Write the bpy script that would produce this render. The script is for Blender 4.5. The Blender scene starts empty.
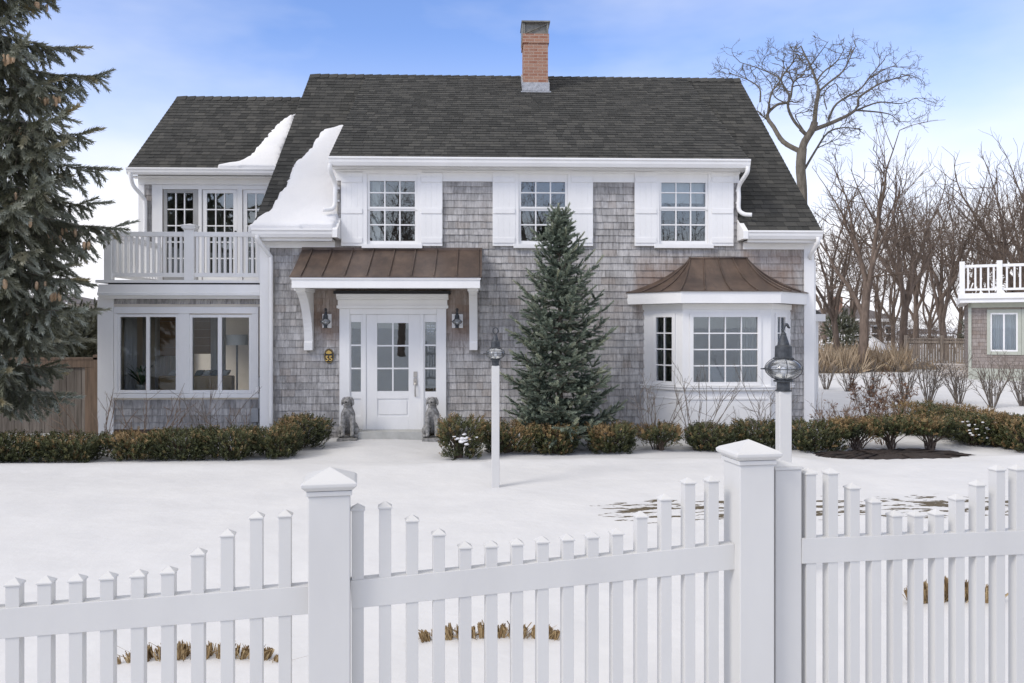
import bpy, bmesh, math, random
import numpy as np
from math import radians as R, sin, cos, pi, sqrt
from mathutils import Vector, Matrix

random.seed(7)
rng = np.random.default_rng(11)
scene = bpy.context.scene
COL = scene.collection

# ------------------------------------------------------------------ camera model
FOC, CX, HY = 800.0, 512.0, 327.0
YAW = R(1.9)
CAM = Vector((0.0, -14.3, 1.9))
RT = Vector((cos(YAW), -sin(YAW), 0)); FW = Vector((sin(YAW), cos(YAW), 0)); UP = Vector((0, 0, 1))

def ray(px, py):
    return FW + RT * ((px - CX) / FOC) + UP * ((HY - py) / FOC)
def P(px, py, Y):                       # point on the plane y = Y
    d = ray(px, py); return CAM + d * ((Y - CAM.y) / d.y)
def W(px, py, dep):                     # point at a depth in front of the lens
    return CAM + ray(px, py) * dep
def G(px, py, z=0.0):                   # point on level ground
    d = ray(px, py); return CAM + d * ((z - CAM.z) / d.z)
def X_(px, Y): return P(px, HY, Y).x
def Z_(px, py, Y): return P(px, py, Y).z
def RC(px0, py0, px1, py1, Y):          # rectangle on a facade plane: x0, x1, z0, z1
    pm = (px0 + px1) / 2
    return X_(px0, Y), X_(px1, Y), Z_(pm, py1, Y), Z_(pm, py0, Y)

# ------------------------------------------------------------------ object helpers
ORG = {}
def tag(o, label=None, cat=None, group=None, kind=None):
    if label: o['label'] = label
    if cat: o['category'] = cat
    if group: o['group'] = group
    if kind: o['kind'] = kind
    return o
def thing(name, label, cat, loc=(0, 0, 0), group=None):
    o = bpy.data.objects.new(name, None); COL.objects.link(o)
    o.empty_display_size = 0.1
    o.location = loc; ORG[o.name] = Vector(loc)
    return tag(o, label, cat, group)
def link(name, me, parent=None, loc=None):
    o = bpy.data.objects.new(name, me); COL.objects.link(o)
    if parent is not None:
        o.parent = parent; ORG[o.name] = ORG[parent.name]
    else:
        ORG[o.name] = Vector(loc or (0, 0, 0))
        o.location = ORG[o.name]
    return o
def copy_tree(o, loc=None, rz=None, sc=None, parent=None):
    c = o.copy(); COL.objects.link(c)
    if parent is not None: c.parent = parent
    if loc is not None: c.location = loc
    if rz is not None: c.rotation_euler = (0, 0, rz)
    if sc is not None: c.scale = sc
    for ch in list(o.children): copy_tree(ch, parent=c)
    return c

class MB:
    def __init__(s): s.v = []; s.f = []
    def add(s, vs, fs):
        n = len(s.v); s.v += [tuple(v) for v in vs]; s.f += [tuple(i + n for i in f) for f in fs]; return s
    def box(s, x0, x1, y0, y1, z0, z1):
        x0, x1 = min(x0, x1), max(x0, x1); y0, y1 = min(y0, y1), max(y0, y1); z0, z1 = min(z0, z1), max(z0, z1)
        return s.add([(x0,y0,z0),(x1,y0,z0),(x1,y1,z0),(x0,y1,z0),(x0,y0,z1),(x1,y0,z1),(x1,y1,z1),(x0,y1,z1)],
                     [(0,3,2,1),(4,5,6,7),(0,1,5,4),(1,2,6,5),(2,3,7,6),(3,0,4,7)])
    def obox(s, c, ax, ay, az, hx, hy, hz):        # box on its own axes, c the centre
        vs = [c + ax*(hx*i) + ay*(hy*j) + az*(hz*k) for k in (-1,1) for (i,j) in ((-1,-1),(1,-1),(1,1),(-1,1))]
        return s.add(vs, [(0,3,2,1),(4,5,6,7),(0,1,5,4),(1,2,6,5),(2,3,7,6),(3,0,4,7)])
    def prism(s, pts, lo, hi):                     # extrude 3D polygon offsets: pts list of Vector, lo/hi offset vectors
        n = len(pts); a = [Vector(p) + Vector(lo) for p in pts]; b = [Vector(p) + Vector(hi) for p in pts]
        fs = [tuple(range(n))[::-1], tuple(range(n, 2*n))] + [(i, (i+1) % n, n + (i+1) % n, n + i) for i in range(n)]
        return s.add(a + b, fs)
    def quad(s, *p): return s.add(p, [tuple(range(len(p)))])
    def lathe(s, prof, c, n=20, ax=None):
        c = Vector(c); k = len(prof); vs = []
        for i in range(n):
            a = 2*pi*i/n
            for r, z in prof: vs.append((c.x + r*cos(a), c.y + r*sin(a), c.z + z))
        fs = [(i*k+j, ((i+1) % n)*k+j, ((i+1) % n)*k+j+1, i*k+j+1) for i in range(n) for j in range(k-1)]
        s.add(vs, fs)
        return s
    def tube(s, pts, r, n=8, closed=False, caps=True):
        pts = [Vector(p) for p in pts]; m = len(pts); vs = []; fs = []
        rs = r if isinstance(r, (list, tuple)) else [r]*m
        u = None
        for i, p in enumerate(pts):
            if closed: t = pts[(i+1) % m] - pts[i-1]
            else: t = pts[min(i+1, m-1)] - pts[max(i-1, 0)]
            t.normalize()
            if u is None:
                u = t.orthogonal().normalized()
            else:
                u = (u - t*u.dot(t)); u = u.normalized() if u.length > 1e-6 else t.orthogonal().normalized()
            w = t.cross(u)
            for k in range(n):
                a = 2*pi*k/n; vs.append(p + (u*cos(a) + w*sin(a))*rs[i])
        for i in range(m if closed else m-1):
            j = (i+1) % m
            for k in range(n): fs.append((i*n+k, i*n+(k+1) % n, j*n+(k+1) % n, j*n+k))
        if caps and not closed:
            fs.append(tuple(range(n))[::-1]); fs.append(tuple((m-1)*n+k for k in range(n)))
        return s.add(vs, fs)
    def ring(s, c, rx, ry, ax, ay, r, n=24, m=6):
        c = Vector(c)
        return s.tube([c + ax*(rx*cos(2*pi*i/n)) + ay*(ry*sin(2*pi*i/n)) for i in range(n)], r, m, closed=True)
    def build(s, name, mt, parent=None, smooth=False, bevel=0, loc=None, label=None):
        me = bpy.data.meshes.new(name)
        o0 = ORG[parent.name] if parent is not None else Vector(loc or (0, 0, 0))
        me.from_pydata([(v[0]-o0.x, v[1]-o0.y, v[2]-o0.z) for v in s.v], [], s.f)
        me.materials.append(mt)
        if smooth: me.polygons.foreach_set('use_smooth', [True]*len(me.polygons))
        o = link(name, me, parent, loc)
        if bevel:
            b = o.modifiers.new('edge', 'BEVEL'); b.width = bevel; b.segments = 2; b.limit_method = 'ANGLE'; b.angle_limit = R(40)
        if label: o['label'] = label
        return o

def np_mesh(name, V, F, mt, parent=None, loc=None, attr=None, smooth=False):
    me = bpy.data.meshes.new(name)
    o0 = ORG[parent.name] if parent is not None else Vector(loc or (0, 0, 0))
    V = np.asarray(V, dtype=np.float32) - np.array(o0, dtype=np.float32)
    F = np.asarray(F, dtype=np.int32); k = F.shape[1]
    me.vertices.add(len(V)); me.vertices.foreach_set('co', V.ravel())
    me.loops.add(F.size); me.loops.foreach_set('vertex_index', F.ravel())
    me.polygons.add(len(F)); me.polygons.foreach_set('loop_start', np.arange(0, F.size, k, dtype=np.int32))
    me.polygons.foreach_set('loop_total', np.full(len(F), k, dtype=np.int32))
    if smooth: me.polygons.foreach_set('use_smooth', np.ones(len(F), dtype=bool))
    me.update(calc_edges=True)
    if attr is not None:
        a = me.attributes.new('tint', 'FLOAT', 'POINT'); a.data.foreach_set('value', np.asarray(attr, dtype=np.float32))
    me.materials.append(mt); me.validate()
    return link(name, me, parent, loc)

# ------------------------------------------------------------------ materials
class Nd:
    def __init__(s, name):
        s.m = bpy.data.materials.new(name); s.m.use_nodes = True
        s.t = s.m.node_tree; s.b = s.t.nodes['Principled BSDF']; s.out = s.t.nodes['Material Output']
    def n(s, typ, **kw):
        x = s.t.nodes.new(typ)
        for k, v in kw.items(): setattr(x, k, v)
        return x
    def l(s, a, b): s.t.links.new(a, b)
    def val(s, v):
        x = s.n('ShaderNodeValue'); x.outputs[0].default_value = v; return x.outputs[0]
    def coord(s, stretch=(1,1,1), off=(0,0,0)):
        c = s.n('ShaderNodeTexCoord'); mp = s.n('ShaderNodeMapping'); mp.inputs['Scale'].default_value = stretch
        mp.inputs['Location'].default_value = off
        s.l(c.outputs['Object'], mp.inputs['Vector']); return mp.outputs['Vector']
    def noise(s, scale, stretch=(1,1,1), detail=4, rough=.6, off=(0,0,0)):
        x = s.n('ShaderNodeTexNoise'); x.inputs['Scale'].default_value = scale; x.inputs['Detail'].default_value = detail
        x.inputs['Roughness'].default_value = rough; s.l(s.coord(stretch, off), x.inputs['Vector']); return x.outputs['Fac']
    def ramp(s, fac, stops, interp='LINEAR'):
        r = s.n('ShaderNodeValToRGB'); cr = r.color_ramp; cr.interpolation = interp
        while len(cr.elements) < len(stops): cr.elements.new(.5)
        for e, (p, c) in zip(cr.elements, stops): e.position = p; e.color = (c if len(c) == 4 else (*c, 1))
        s.l(fac, r.inputs['Fac']); return r.outputs['Color']
    def mix(s, a, b, fac, mode='MIX'):
        x = s.n('ShaderNodeMix', data_type='RGBA', blend_type=mode)
        for sock, val in ((x.inputs[0], fac), (x.inputs[6], a), (x.inputs[7], b)):
            if hasattr(val, 'links') or hasattr(val, 'is_linked'): s.l(val, sock)
            elif isinstance(val, (int, float)): sock.default_value = val
            else: sock.default_value = (*val, 1) if len(val) == 3 else val
        return x.outputs[2]
    def math(s, op, a, b=None, clamp=False):
        x = s.n('ShaderNodeMath', operation=op, use_clamp=clamp)
        for i, v in enumerate((a, b)):
            if v is None: continue
            if isinstance(v, (int, float)): x.inputs[i].default_value = v
            else: s.l(v, x.inputs[i])
        return x.outputs[0]
    def island(s): return s.n('ShaderNodeNewGeometry').outputs['Random Per Island']
    def attr(s, name='tint'):
        a = s.n('ShaderNodeAttribute'); a.attribute_name = name; return a.outputs['Fac']
    def bump(s, h, strength=.3, dist=.02):
        b = s.n('ShaderNodeBump'); b.inputs['Strength'].default_value = strength; b.inputs['Distance'].default_value = dist
        s.l(h, b.inputs['Height']); s.l(b.outputs['Normal'], s.b.inputs['Normal'])
    def base(s, c):
        if hasattr(c, 'is_linked'): s.l(c, s.b.inputs['Base Color'])
        else: s.b.inputs['Base Color'].default_value = (*c, 1)
    def fin(s, rough=.6, metal=0., spec=None):
        s.b.inputs['Roughness'].default_value = rough; s.b.inputs['Metallic'].default_value = metal
        if spec is not None: s.b.inputs['Specular IOR Level'].default_value = spec
        return s.m

def plain(name, c, rough=.6, metal=0., var=.12, scale=6, stretch=(1,1,1), bump=0, bscale=80, spec=None):
    s = Nd(name); d = tuple(x*(1-var) for x in c); b = tuple(min(1, x*(1+var)) for x in c)
    s.base(s.ramp(s.noise(scale, stretch), [(.3, d), (.7, b)]))
    if bump: s.bump(s.noise(bscale, stretch), bump, .01)
    return s.fin(rough, metal, spec)

def m_white():
    s = Nd('white_paint')
    n = s.noise(2.3, (1, 1, .5)); f = s.noise(38, (1, 1, .25), 5)
    c = s.ramp(n, [(.25, (.74, .735, .72)), (.75, (.82, .815, .80))])
    c = s.mix(c, (.70, .70, .685), s.math('MULTIPLY', s.ramp(f, [(.56, (0,0,0)), (.75, (1,1,1))]), .35))
    s.base(c); s.bump(s.noise(120, (1, 1, .4)), .06, .004)
    return s.fin(.42)
def m_vinyl():
    s = Nd('white_vinyl')
    n = s.noise(3.1, (1, 1, .4)); f = s.noise(60, (1, 1, .2), 5)
    c = s.ramp(n, [(.3, (.56, .555, .54)), (.7, (.615, .61, .59))])
    c = s.mix(c, (.62, .61, .58), s.math('MULTIPLY', s.ramp(f, [(.62, (0,0,0)), (.8, (1,1,1))]), .35))
    sp = s.noise(210, (1, 1, 1), 2)
    c = s.mix(c, (.20, .18, .15), s.math('MULTIPLY', s.ramp(sp, [(.77, (0,0,0)), (.80, (1,1,1))]), .5))
    s.base(c); s.bump(s.noise(40), .04, .003)
    return s.fin(.38)
def m_shingle(name, warm=False, house_zone=False):
    s = Nd(name)
    c = s.ramp(s.island(), [(0, (.33, .318, .305)), (.25, (.40, .388, .372)), (.5, (.465, .45, .435)), (.75, (.525, .51, .492)), (.92, (.46, .435, .41)), (1, (.385, .35, .32))])
    st = s.noise(26, (1, 1, .10), 6, .7)
    c = s.mix(c, (.055, .05, .05), s.ramp(st, [(.36, (.54,)*3), (.60, (0,0,0))]))
    bl = s.noise(1.1, (1, 1, 1.6), 5)
    c = s.mix(c, (.56, .555, .55), s.ramp(bl, [(.52, (0,0,0)), (.78, (.55,)*3)]))
    br = s.noise(.9, (1, 1, 1), 5, .6, (7, 3, 2))
    c = s.mix(c, (.27, .21, .17), s.ramp(br, [(.56, (0,0,0)), (.76, (.32,)*3)]))
    if warm: c = s.mix(c, (.17, .115, .085), .55)
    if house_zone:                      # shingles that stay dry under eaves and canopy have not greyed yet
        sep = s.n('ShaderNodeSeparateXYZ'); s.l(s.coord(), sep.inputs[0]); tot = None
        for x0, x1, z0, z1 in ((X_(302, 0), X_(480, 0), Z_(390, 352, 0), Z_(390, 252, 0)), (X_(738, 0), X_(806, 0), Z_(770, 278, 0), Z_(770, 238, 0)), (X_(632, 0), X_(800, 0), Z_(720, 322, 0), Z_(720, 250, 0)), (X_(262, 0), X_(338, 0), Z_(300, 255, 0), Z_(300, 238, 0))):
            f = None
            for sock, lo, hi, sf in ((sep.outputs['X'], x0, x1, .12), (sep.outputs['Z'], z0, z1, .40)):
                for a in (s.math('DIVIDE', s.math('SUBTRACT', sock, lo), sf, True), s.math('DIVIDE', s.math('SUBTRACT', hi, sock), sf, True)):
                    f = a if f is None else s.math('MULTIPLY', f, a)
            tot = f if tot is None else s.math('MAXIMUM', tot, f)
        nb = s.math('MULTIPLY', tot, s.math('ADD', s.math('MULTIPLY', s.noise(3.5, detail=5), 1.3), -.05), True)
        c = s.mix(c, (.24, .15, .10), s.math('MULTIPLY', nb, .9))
    s.base(c); s.bump(st, .5, .006)
    return s.fin(.88, spec=.2)
def m_roof():
    s = Nd('asphalt_shingle')
    c = s.ramp(s.island(), [(0, (.026, .026, .024)), (.35, (.037, .037, .034)), (.7, (.049, .048, .044)), (1, (.066, .064, .057))])
    g = s.noise(150, (1, 1, 1), 3, .8)
    c = s.mix(c, (.13, .13, .12), s.ramp(g, [(.5, (0,0,0)), (.75, (.5,)*3)]))
    s.base(c); s.bump(g, .5, .004)
    return s.fin(.9, spec=.25)
def m_snow():
    s = Nd('snow')
    n = s.noise(1.3, detail=6)
    s.base(s.ramp(n, [(.3, (.70, .70, .705)), (.7, (.77, .765, .76))]))
    b = s.math('ADD', s.math('MULTIPLY', s.noise(9, detail=8, rough=.7), .8), s.math('MULTIPLY', s.noise(70, detail=3), .12))
    s.bump(b, .35, .05)
    return s.fin(.7, spec=.25)
def m_ground():
    """snow field with thin melted patches of dead turf on one part of the lawn"""
    s = Nd('snow_ground')
    n = s.noise(1.3, detail=6)
    snow = s.ramp(n, [(.3, (.575, .573, .572)), (.7, (.635, .63, .622))])
    g = s.noise(46, (1, 1, 1), 6, .8)
    turf = s.ramp(g, [(.3, (.03, .024, .016)), (.5, (.10, .08, .05)), (.7, (.21, .17, .10))])
    sep = s.n('ShaderNodeSeparateXYZ'); s.l(s.coord(), sep.inputs[0])
    def band(sock, lo, hi, soft):
        a = s.math('DIVIDE', s.math('SUBTRACT', sock, lo), soft, True)
        b = s.math('DIVIDE', s.math('SUBTRACT', hi, sock), soft, True)
        return s.math('MULTIPLY', a, b)
    reg = s.math('MULTIPLY', band(sep.outputs['X'], .5, 6.8, .9), band(sep.outputs['Y'], -7.3, -4.7, 1.0))
    big = s.noise(1.0, (.7, 1, 1), 3, .5, (3.3, 1, 0))
    p = s.noise(4.6, (.6, 1.7, 1), 5, .62, (2, 5, 0))
    lvl = s.math('ADD', p, s.math('ADD', s.math('MULTIPLY', big, .08), .085))
    m = s.math('SUBTRACT', s.math('SUBTRACT', lvl, s.math('MULTIPLY', s.math('SUBTRACT', 1, reg), .45)), .632)
    m = s.math('MULTIPLY', m, 40, True)
    s.base(s.mix(snow, turf, m))
    b = s.math('ADD', s.math('MULTIPLY', s.noise(2.2, detail=6, rough=.5), 1.2), s.math('MULTIPLY', s.noise(60, detail=3), .05))
    b = s.math('SUBTRACT', b, s.math('MULTIPLY', m, .5))
    s.bump(b, .35, .06)
    return s.fin(.75, spec=.25)
def m_copper():
    s = Nd('aged_copper')
    n = s.noise(3, (1, 1, .35), 6, .65)
    c = s.ramp(n, [(.25, (.060, .045, .038)), (.5, (.105, .075, .058)), (.75, (.165, .115, .085))])
    st = s.noise(14, (1, .3, .12), 5, .7)
    c = s.mix(c, (.035, .028, .027), s.ramp(st, [(.5, (0,0,0)), (.8, (.6,)*3)]))
    s.base(c); s.bump(n, .08, .01)
    return s.fin(.45, .25)
def m_brick():
    s = Nd('chimney_brick')
    b = s.n('ShaderNodeTexBrick'); b.inputs['Scale'].default_value = 1
    b.inputs['Brick Width'].default_value = .20; b.inputs['Row Height'].default_value = .068; b.inputs['Mortar Size'].default_value = .008
    b.inputs['Color1'].default_value = (.26, .105, .065, 1); b.inputs['Color2'].default_value = (.36, .19, .125, 1); b.inputs['Mortar'].default_value = (.40, .30, .24, 1)
    c = s.n('ShaderNodeTexCoord'); sp = s.n('ShaderNodeSeparateXYZ'); cb = s.n('ShaderNodeCombineXYZ')
    s.l(c.outputs['Object'], sp.inputs[0]); s.l(s.math('ADD', sp.outputs[0], sp.outputs[1]), cb.inputs[0]); s.l(sp.outputs[2], cb.inputs[1])
    s.l(cb.outputs[0], b.inputs['Vector'])
    n = s.noise(5, detail=5)
    s.base(s.mix(b.outputs['Color'], (.36, .25, .19), s.ramp(n, [(.4, (0,0,0)), (.75, (.7,)*3)])))
    s.bump(b.outputs['Fac'], .5, -.01)
    return s.fin(.9)
def m_glass(name, tint=(.92, .95, .95), refl=.085):
    s = Nd(name)
    tr = s.n('ShaderNodeBsdfTransparent'); tr.inputs[0].default_value = (*tint, 1)
    gl = s.n('ShaderNodeBsdfGlossy'); gl.inputs['Roughness'].default_value = .0; gl.inputs[0].default_value = (.86, .93, 1, 1)
    lw = s.n('ShaderNodeFresnel'); lw.inputs[0].default_value = 1.5
    f = s.math('ADD', s.math('MULTIPLY', lw.outputs[0], 1.0), refl, True)
    # old float glass is slightly wavy
    bp = s.n('ShaderNodeBump'); bp.inputs['Strength'].default_value = .012; bp.inputs['Distance'].default_value = .02
    s.l(s.noise(2.5), bp.inputs['Height']); s.l(bp.outputs[0], gl.inputs['Normal'])
    mx = s.n('ShaderNodeMixShader'); s.l(f, mx.inputs[0]); s.l(tr.outputs[0], mx.inputs[1]); s.l(gl.outputs[0], mx.inputs[2])
    s.l(mx.outputs[0], s.out.inputs[0]); s.t.nodes.remove(s.b)
    return s.m
def m_lampglass():
    s = Nd('seeded_lantern_glass')
    tr = s.n('ShaderNodeBsdfTransparent'); tr.inputs[0].default_value = (.97, .98, .98, 1)
    df = s.n('ShaderNodeBsdfTranslucent'); df.inputs[0].default_value = (.85, .87, .88, 1); d2 = s.n('ShaderNodeBsdfDiffuse'); d2.inputs[0].default_value = (.8, .82, .83, 1)
    m0 = s.n('ShaderNodeMixShader'); s.l(df.outputs[0], m0.inputs[1]); s.l(d2.outputs[0], m0.inputs[2])
    m1 = s.n('ShaderNodeMixShader'); s.l(s.ramp(s.noise(14, detail=5), [(.4, (.18,)*3), (.7, (.55,)*3)]), m1.inputs[0]); s.l(tr.outputs[0], m1.inputs[1]); s.l(m0.outputs[0], m1.inputs[2])
    gl = s.n('ShaderNodeBsdfGlossy'); gl.inputs['Roughness'].default_value = .03; fr = s.n('ShaderNodeFresnel')
    m2 = s.n('ShaderNodeMixShader'); s.l(fr.outputs[0], m2.inputs[0]); s.l(m1.outputs[0], m2.inputs[1]); s.l(gl.outputs[0], m2.inputs[2]); s.l(m2.outputs[0], s.out.inputs[0]); s.t.nodes.remove(s.b)
    return s.m
def m_leaf(name, stops, rough=.6, trans=.0):
    s = Nd(name)
    c = s.ramp(s.attr(), stops)
    s.base(c)
    return s.fin(rough, spec=.3)
def m_bark(name, a, b, scale=9):
    s = Nd(name)
    n = s.noise(scale, (1, 1, .25), 6, .7)
    s.base(s.ramp(n, [(.3, a), (.7, b)])); s.bump(n, .6, .02)
    return s.fin(.9, spec=.2)
def m_wood(name, stops):
    s = Nd(name)
    c = s.ramp(s.island(), stops)
    n = s.noise(20, (1, 1, .06), 6, .7)
    c = s.mix(c, (.05, .042, .034), s.ramp(n, [(.38, (.6,)*3), (.6, (0,0,0))]))
    s.base(c); s.bump(n, .4, .006)
    return s.fin(.88, spec=.2)

CLEAR = (.94, .96, .96)
M = dict(
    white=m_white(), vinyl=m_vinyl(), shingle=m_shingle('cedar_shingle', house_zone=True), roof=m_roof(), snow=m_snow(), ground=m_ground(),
    copper=m_copper(), brick=m_brick(), glass=m_glass('window_glass'), clearglass=m_glass('clear_window_glass', (.95, .96, .95), -.02), lamp_glass=m_lampglass(),
    iron=plain('black_iron', (.022, .024, .025), .5, .3, .3, 30, bump=.2),
    pewter=plain('weathered_iron', (.055, .06, .066), .55, .4, .35, 30, bump=.2),
    steel=plain('brushed_steel', (.42, .40, .37), .35, .9, .1),
    gold=plain('gold_leaf', (.62, .42, .12), .4, .6, .1),
    black=plain('black_enamel', (.012, .012, .012), .35, 0, .1),
    dark=plain('dark_matte', (.018, .018, .02), .8, 0, .2),
    lead=plain('lead_flashing', (.38, .39, .41), .6, .3, .3, 14),
    graymetal=plain('grey_box_metal', (.30, .31, .32), .55, .2, .1),
    graydoor=plain('grey_storm_frame', (.33, .33, .32), .5, 0, .08),
    stone=plain('weathered_stone', (.24, .235, .225), .92, 0, .55, 22, bump=.5, bscale=50),
    brickdark=plain('foundation_brick', (.10, .062, .05), .9, 0, .35, 12),
    interior=plain('interior_plaster', (.36, .31, .25), .9, 0, .05),
    floorwood=plain('interior_floor', (.16, .10, .06), .5, 0, .2, 5, (1, 6, 1)),
    curtain=plain('grey_curtain', (.64, .64, .62), .9, 0, .05),
    drape=plain('white_drape', (.72, .74, .76), .9, 0, .04),
    reed=plain('woven_reed', (.30, .205, .13), .9, 0, .35, 40, (1, 1, 6)),
    sofa=plain('tan_linen', (.52, .38, .22), .9, 0, .12, 40),
    stripe=plain('striped_cushion', (.62, .63, .60), .9, 0, .1, 40),
    bluestripe=plain('blue_grey_cushion', (.10, .14, .15), .9, 0, .1, 40),
    shade=plain('lamp_shade_linen', (.70, .70, .67), .8, 0, .04),
    pot=plain('grey_pot', (.45, .45, .43), .6, 0, .1),
    fence=m_wood('weathered_fence_board', [(0, (.15, .13, .11)), (.5, (.20, .175, .15)), (1, (.25, .22, .19))]),
    fencecap=m_wood('weathered_fence_cap', [(0, (.17, .12, .085)), (1, (.23, .165, .12))]),
    farfence=m_wood('tan_fence_board', [(0, (.34, .28, .22)), (.5, (.43, .36, .29)), (1, (.50, .43, .36))]),
    spruce=m_leaf('spruce_needles', [(0, (.075, .078, .048)), (.35, (.165, .17, .112)), (.6, (.255, .265, .205)), (.8, (.35, .375, .32)), (1, (.36, .30, .16))]),
    spruce2=m_leaf('blue_spruce_needles', [(0, (.048, .066, .048)), (.4, (.125, .158, .118)), (.75, (.25, .29, .22)), (1, (.38, .395, .28))]),
    yew=m_leaf('hedge_leaves', [(0, (.020, .026, .011)), (.35, (.050, .058, .023)), (.6, (.10, .105, .042)), (.82, (.175, .11, .048)), (1, (.29, .20, .095))], .5),
    bark=m_bark('grey_bark', (.075, .065, .052), (.20, .178, .145)),
    barkbrown=m_bark('brown_bark', (.085, .064, .050), (.215, .165, .13)),
    twig=m_bark('pale_twig', (.13, .09, .065), (.30, .22, .16), 20),
    twiggray=m_bark('grey_twig', (.12, .10, .085), (.24, .21, .18), 20),
    cone=plain('spruce_cone', (.50, .35, .22), .8, 0, .25, 30),
    straw=m_leaf('cut_straw', [(0, (.12, .075, .035)), (.4, (.26, .17, .08)), (.8, (.40, .29, .15)), (1, (.50, .39, .22))], .8),
    brush=m_leaf('tan_brush', [(0, (.20, .15, .10)), (.5, (.36, .275, .185)), (1, (.50, .41, .29))], .9),
    rust=m_leaf('dried_leaves', [(0, (.055, .025, .016)), (.5, (.13, .065, .038)), (1, (.26, .15, .09))], .8),
    mulch=plain('bark_mulch', (.028, .019, .015), .95, 0, .6, 30, bump=.8, bscale=45),
    sage=plain('sage_trim', (.40, .415, .35), .6, 0, .06),
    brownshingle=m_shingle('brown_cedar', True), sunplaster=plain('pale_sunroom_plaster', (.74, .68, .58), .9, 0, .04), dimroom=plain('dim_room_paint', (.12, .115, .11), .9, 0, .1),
    farwall=plain('far_siding', (.42, .38, .34), .9, 0, .15),
    farroof=plain('far_roof', (.12, .105, .10), .9, 0, .2),
)
# ------------------------------------------------------------------ ground
def wave(x, y, seed, base, octs=4):
    r = np.random.default_rng(seed); z = 0
    for o in range(octs):
        for k in range(3):
            a = r.uniform(0, 2*pi); f = base*2**o*r.uniform(.7, 1.3); p = r.uniform(0, 2*pi)
            z = z + np.sin((x*np.cos(a) + y*np.sin(a))*f + p)/2**o
    return z/4
def sstep(a, b, x):
    t = np.clip((x-a)/(b-a), 0, 1); return t*t*(3-2*t)
def height(x, y):
    x = np.asarray(x, float); y = np.asarray(y, float)
    h = wave(x, y, 3, .55, 4)*.028 + wave(x, y, 4, 3.0, 3)*.008
    front = sstep(-3.6, -2.2, y)
    h = h - .07*front*(1 - sstep(14, 18, y))
    lip = np.exp(-((y + 3.25 - .35*(x > 0))/.33)**2)*(1-np.exp(-((x+2.15)/1.1)**2))*(x < 9)*(1-sstep(4.3, 5.1, x)*(1-sstep(6.9, 7.6, x)))
    h = h + .05*lip*(1 + .5*wave(x, y, 9, 2.1, 2))
    walk = np.exp(-((x+1.75)/.85)**2)*sstep(-4.2, -2.5, y)*(y < 1)
    h = h + .035*walk
    h = h + .25*sstep(18, 45, y)*(.5+.5*wave(x, y, 12, .12, 2))
    return h
def gz(x, y): return float(height(x, y))

def axis(lo, hi, step, far):
    a = list(np.arange(lo, hi + 1e-6, step)); s = step; v = hi
    while v < far: s *= 1.28; v += s; a.append(v)
    s = step; v = lo; pre = []
    while v > -far: s *= 1.28; v -= s; pre.append(v)
    return np.array(pre[::-1] + a)
gx = axis(-10, 12, .09, 900); gy = axis(-12.6, .3, .09, 900)
XX, YY = np.meshgrid(gx, gy); ZZ = height(XX, YY)
nx, ny = len(gx), len(gy)
idx = np.arange(nx*ny).reshape(ny, nx)
F4 = np.stack([idx[:-1, :-1], idx[:-1, 1:], idx[1:, 1:], idx[1:, :-1]], -1).reshape(-1, 4)
ground = np_mesh('ground', np.stack([XX, YY, ZZ], -1).reshape(-1, 3), F4, M['ground'], smooth=True)
tag(ground, kind='structure')

# ------------------------------------------------------------------ shingles
def shingle_field(u0, u1, v0, v1, fn, expo, wr, thick, holes=(), keep=None, jag=.004, lap=.03):
    """courses of separate tapered shingles; fn(u, v, out) -> world"""
    mb = MB(); v = v0
    while v < v1 - 1e-4:
        vt = min(v + expo, v1); u = u0 - random.uniform(0, wr[0])
        while u < u1:
            w = random.uniform(*wr); a, b = max(u, u0), min(u + w - .004, u1)
            u += w
            if b - a < .012: continue
            if keep and not keep((a+b)/2, (v+vt)/2): continue
            spans = [(a, b)]
            for h in holes:
                if min(vt, h[3]) - max(v, h[2]) > .3*expo:
                    spans = [q for p_, q_ in spans for q in ((p_, min(q_, h[0])), (max(p_, h[1]), q_)) if q[1]-q[0] > .012]
            for a, b in spans:
              j = random.uniform(-jag, jag); t = thick*random.uniform(.8, 1.2); top = min(vt + lap, v1)
              vs = [fn(a, v+j, t), fn(b, v+j, t), fn(b, top, .002), fn(a, top, .002), fn(a, v+j, 0), fn(b, v+j, 0)]
              mb.add(vs, [(0,1,2,3), (4,5,1,0), (4,0,3), (5,2,1)])
        v += expo
    return mb
def wall_front(y): return lambda u, v, o: (u, y - o, v)
def panel_cells(x0, x1, z0, z1, holes):
    xs = sorted({x0, x1, *[min(max(h[i], x0), x1) for h in holes for i in (0, 1)]})
    zs = sorted({z0, z1, *[min(max(h[i], z0), z1) for h in holes for i in (2, 3)]})
    for a, b in zip(xs, xs[1:]):
        for c, d in zip(zs, zs[1:]):
            mx, mz = (a+b)/2, (c+d)/2
            if not any(h[0] < mx < h[1] and h[2] < mz < h[3] for h in holes): yield a, b, c, d
def sheet(mb, x0, x1, z0, z1, y0, y1, holes):
    for a, b, c, d in panel_cells(x0, x1, z0, z1, holes): mb.box(a, b, y0, y1, c, d)
    return mb

# ------------------------------------------------------------------ the house
house = thing('house', 'grey cedar shingled two-storey house with white trim, dark roof and bronze entry canopy', 'house', (0, 0, 0))
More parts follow.
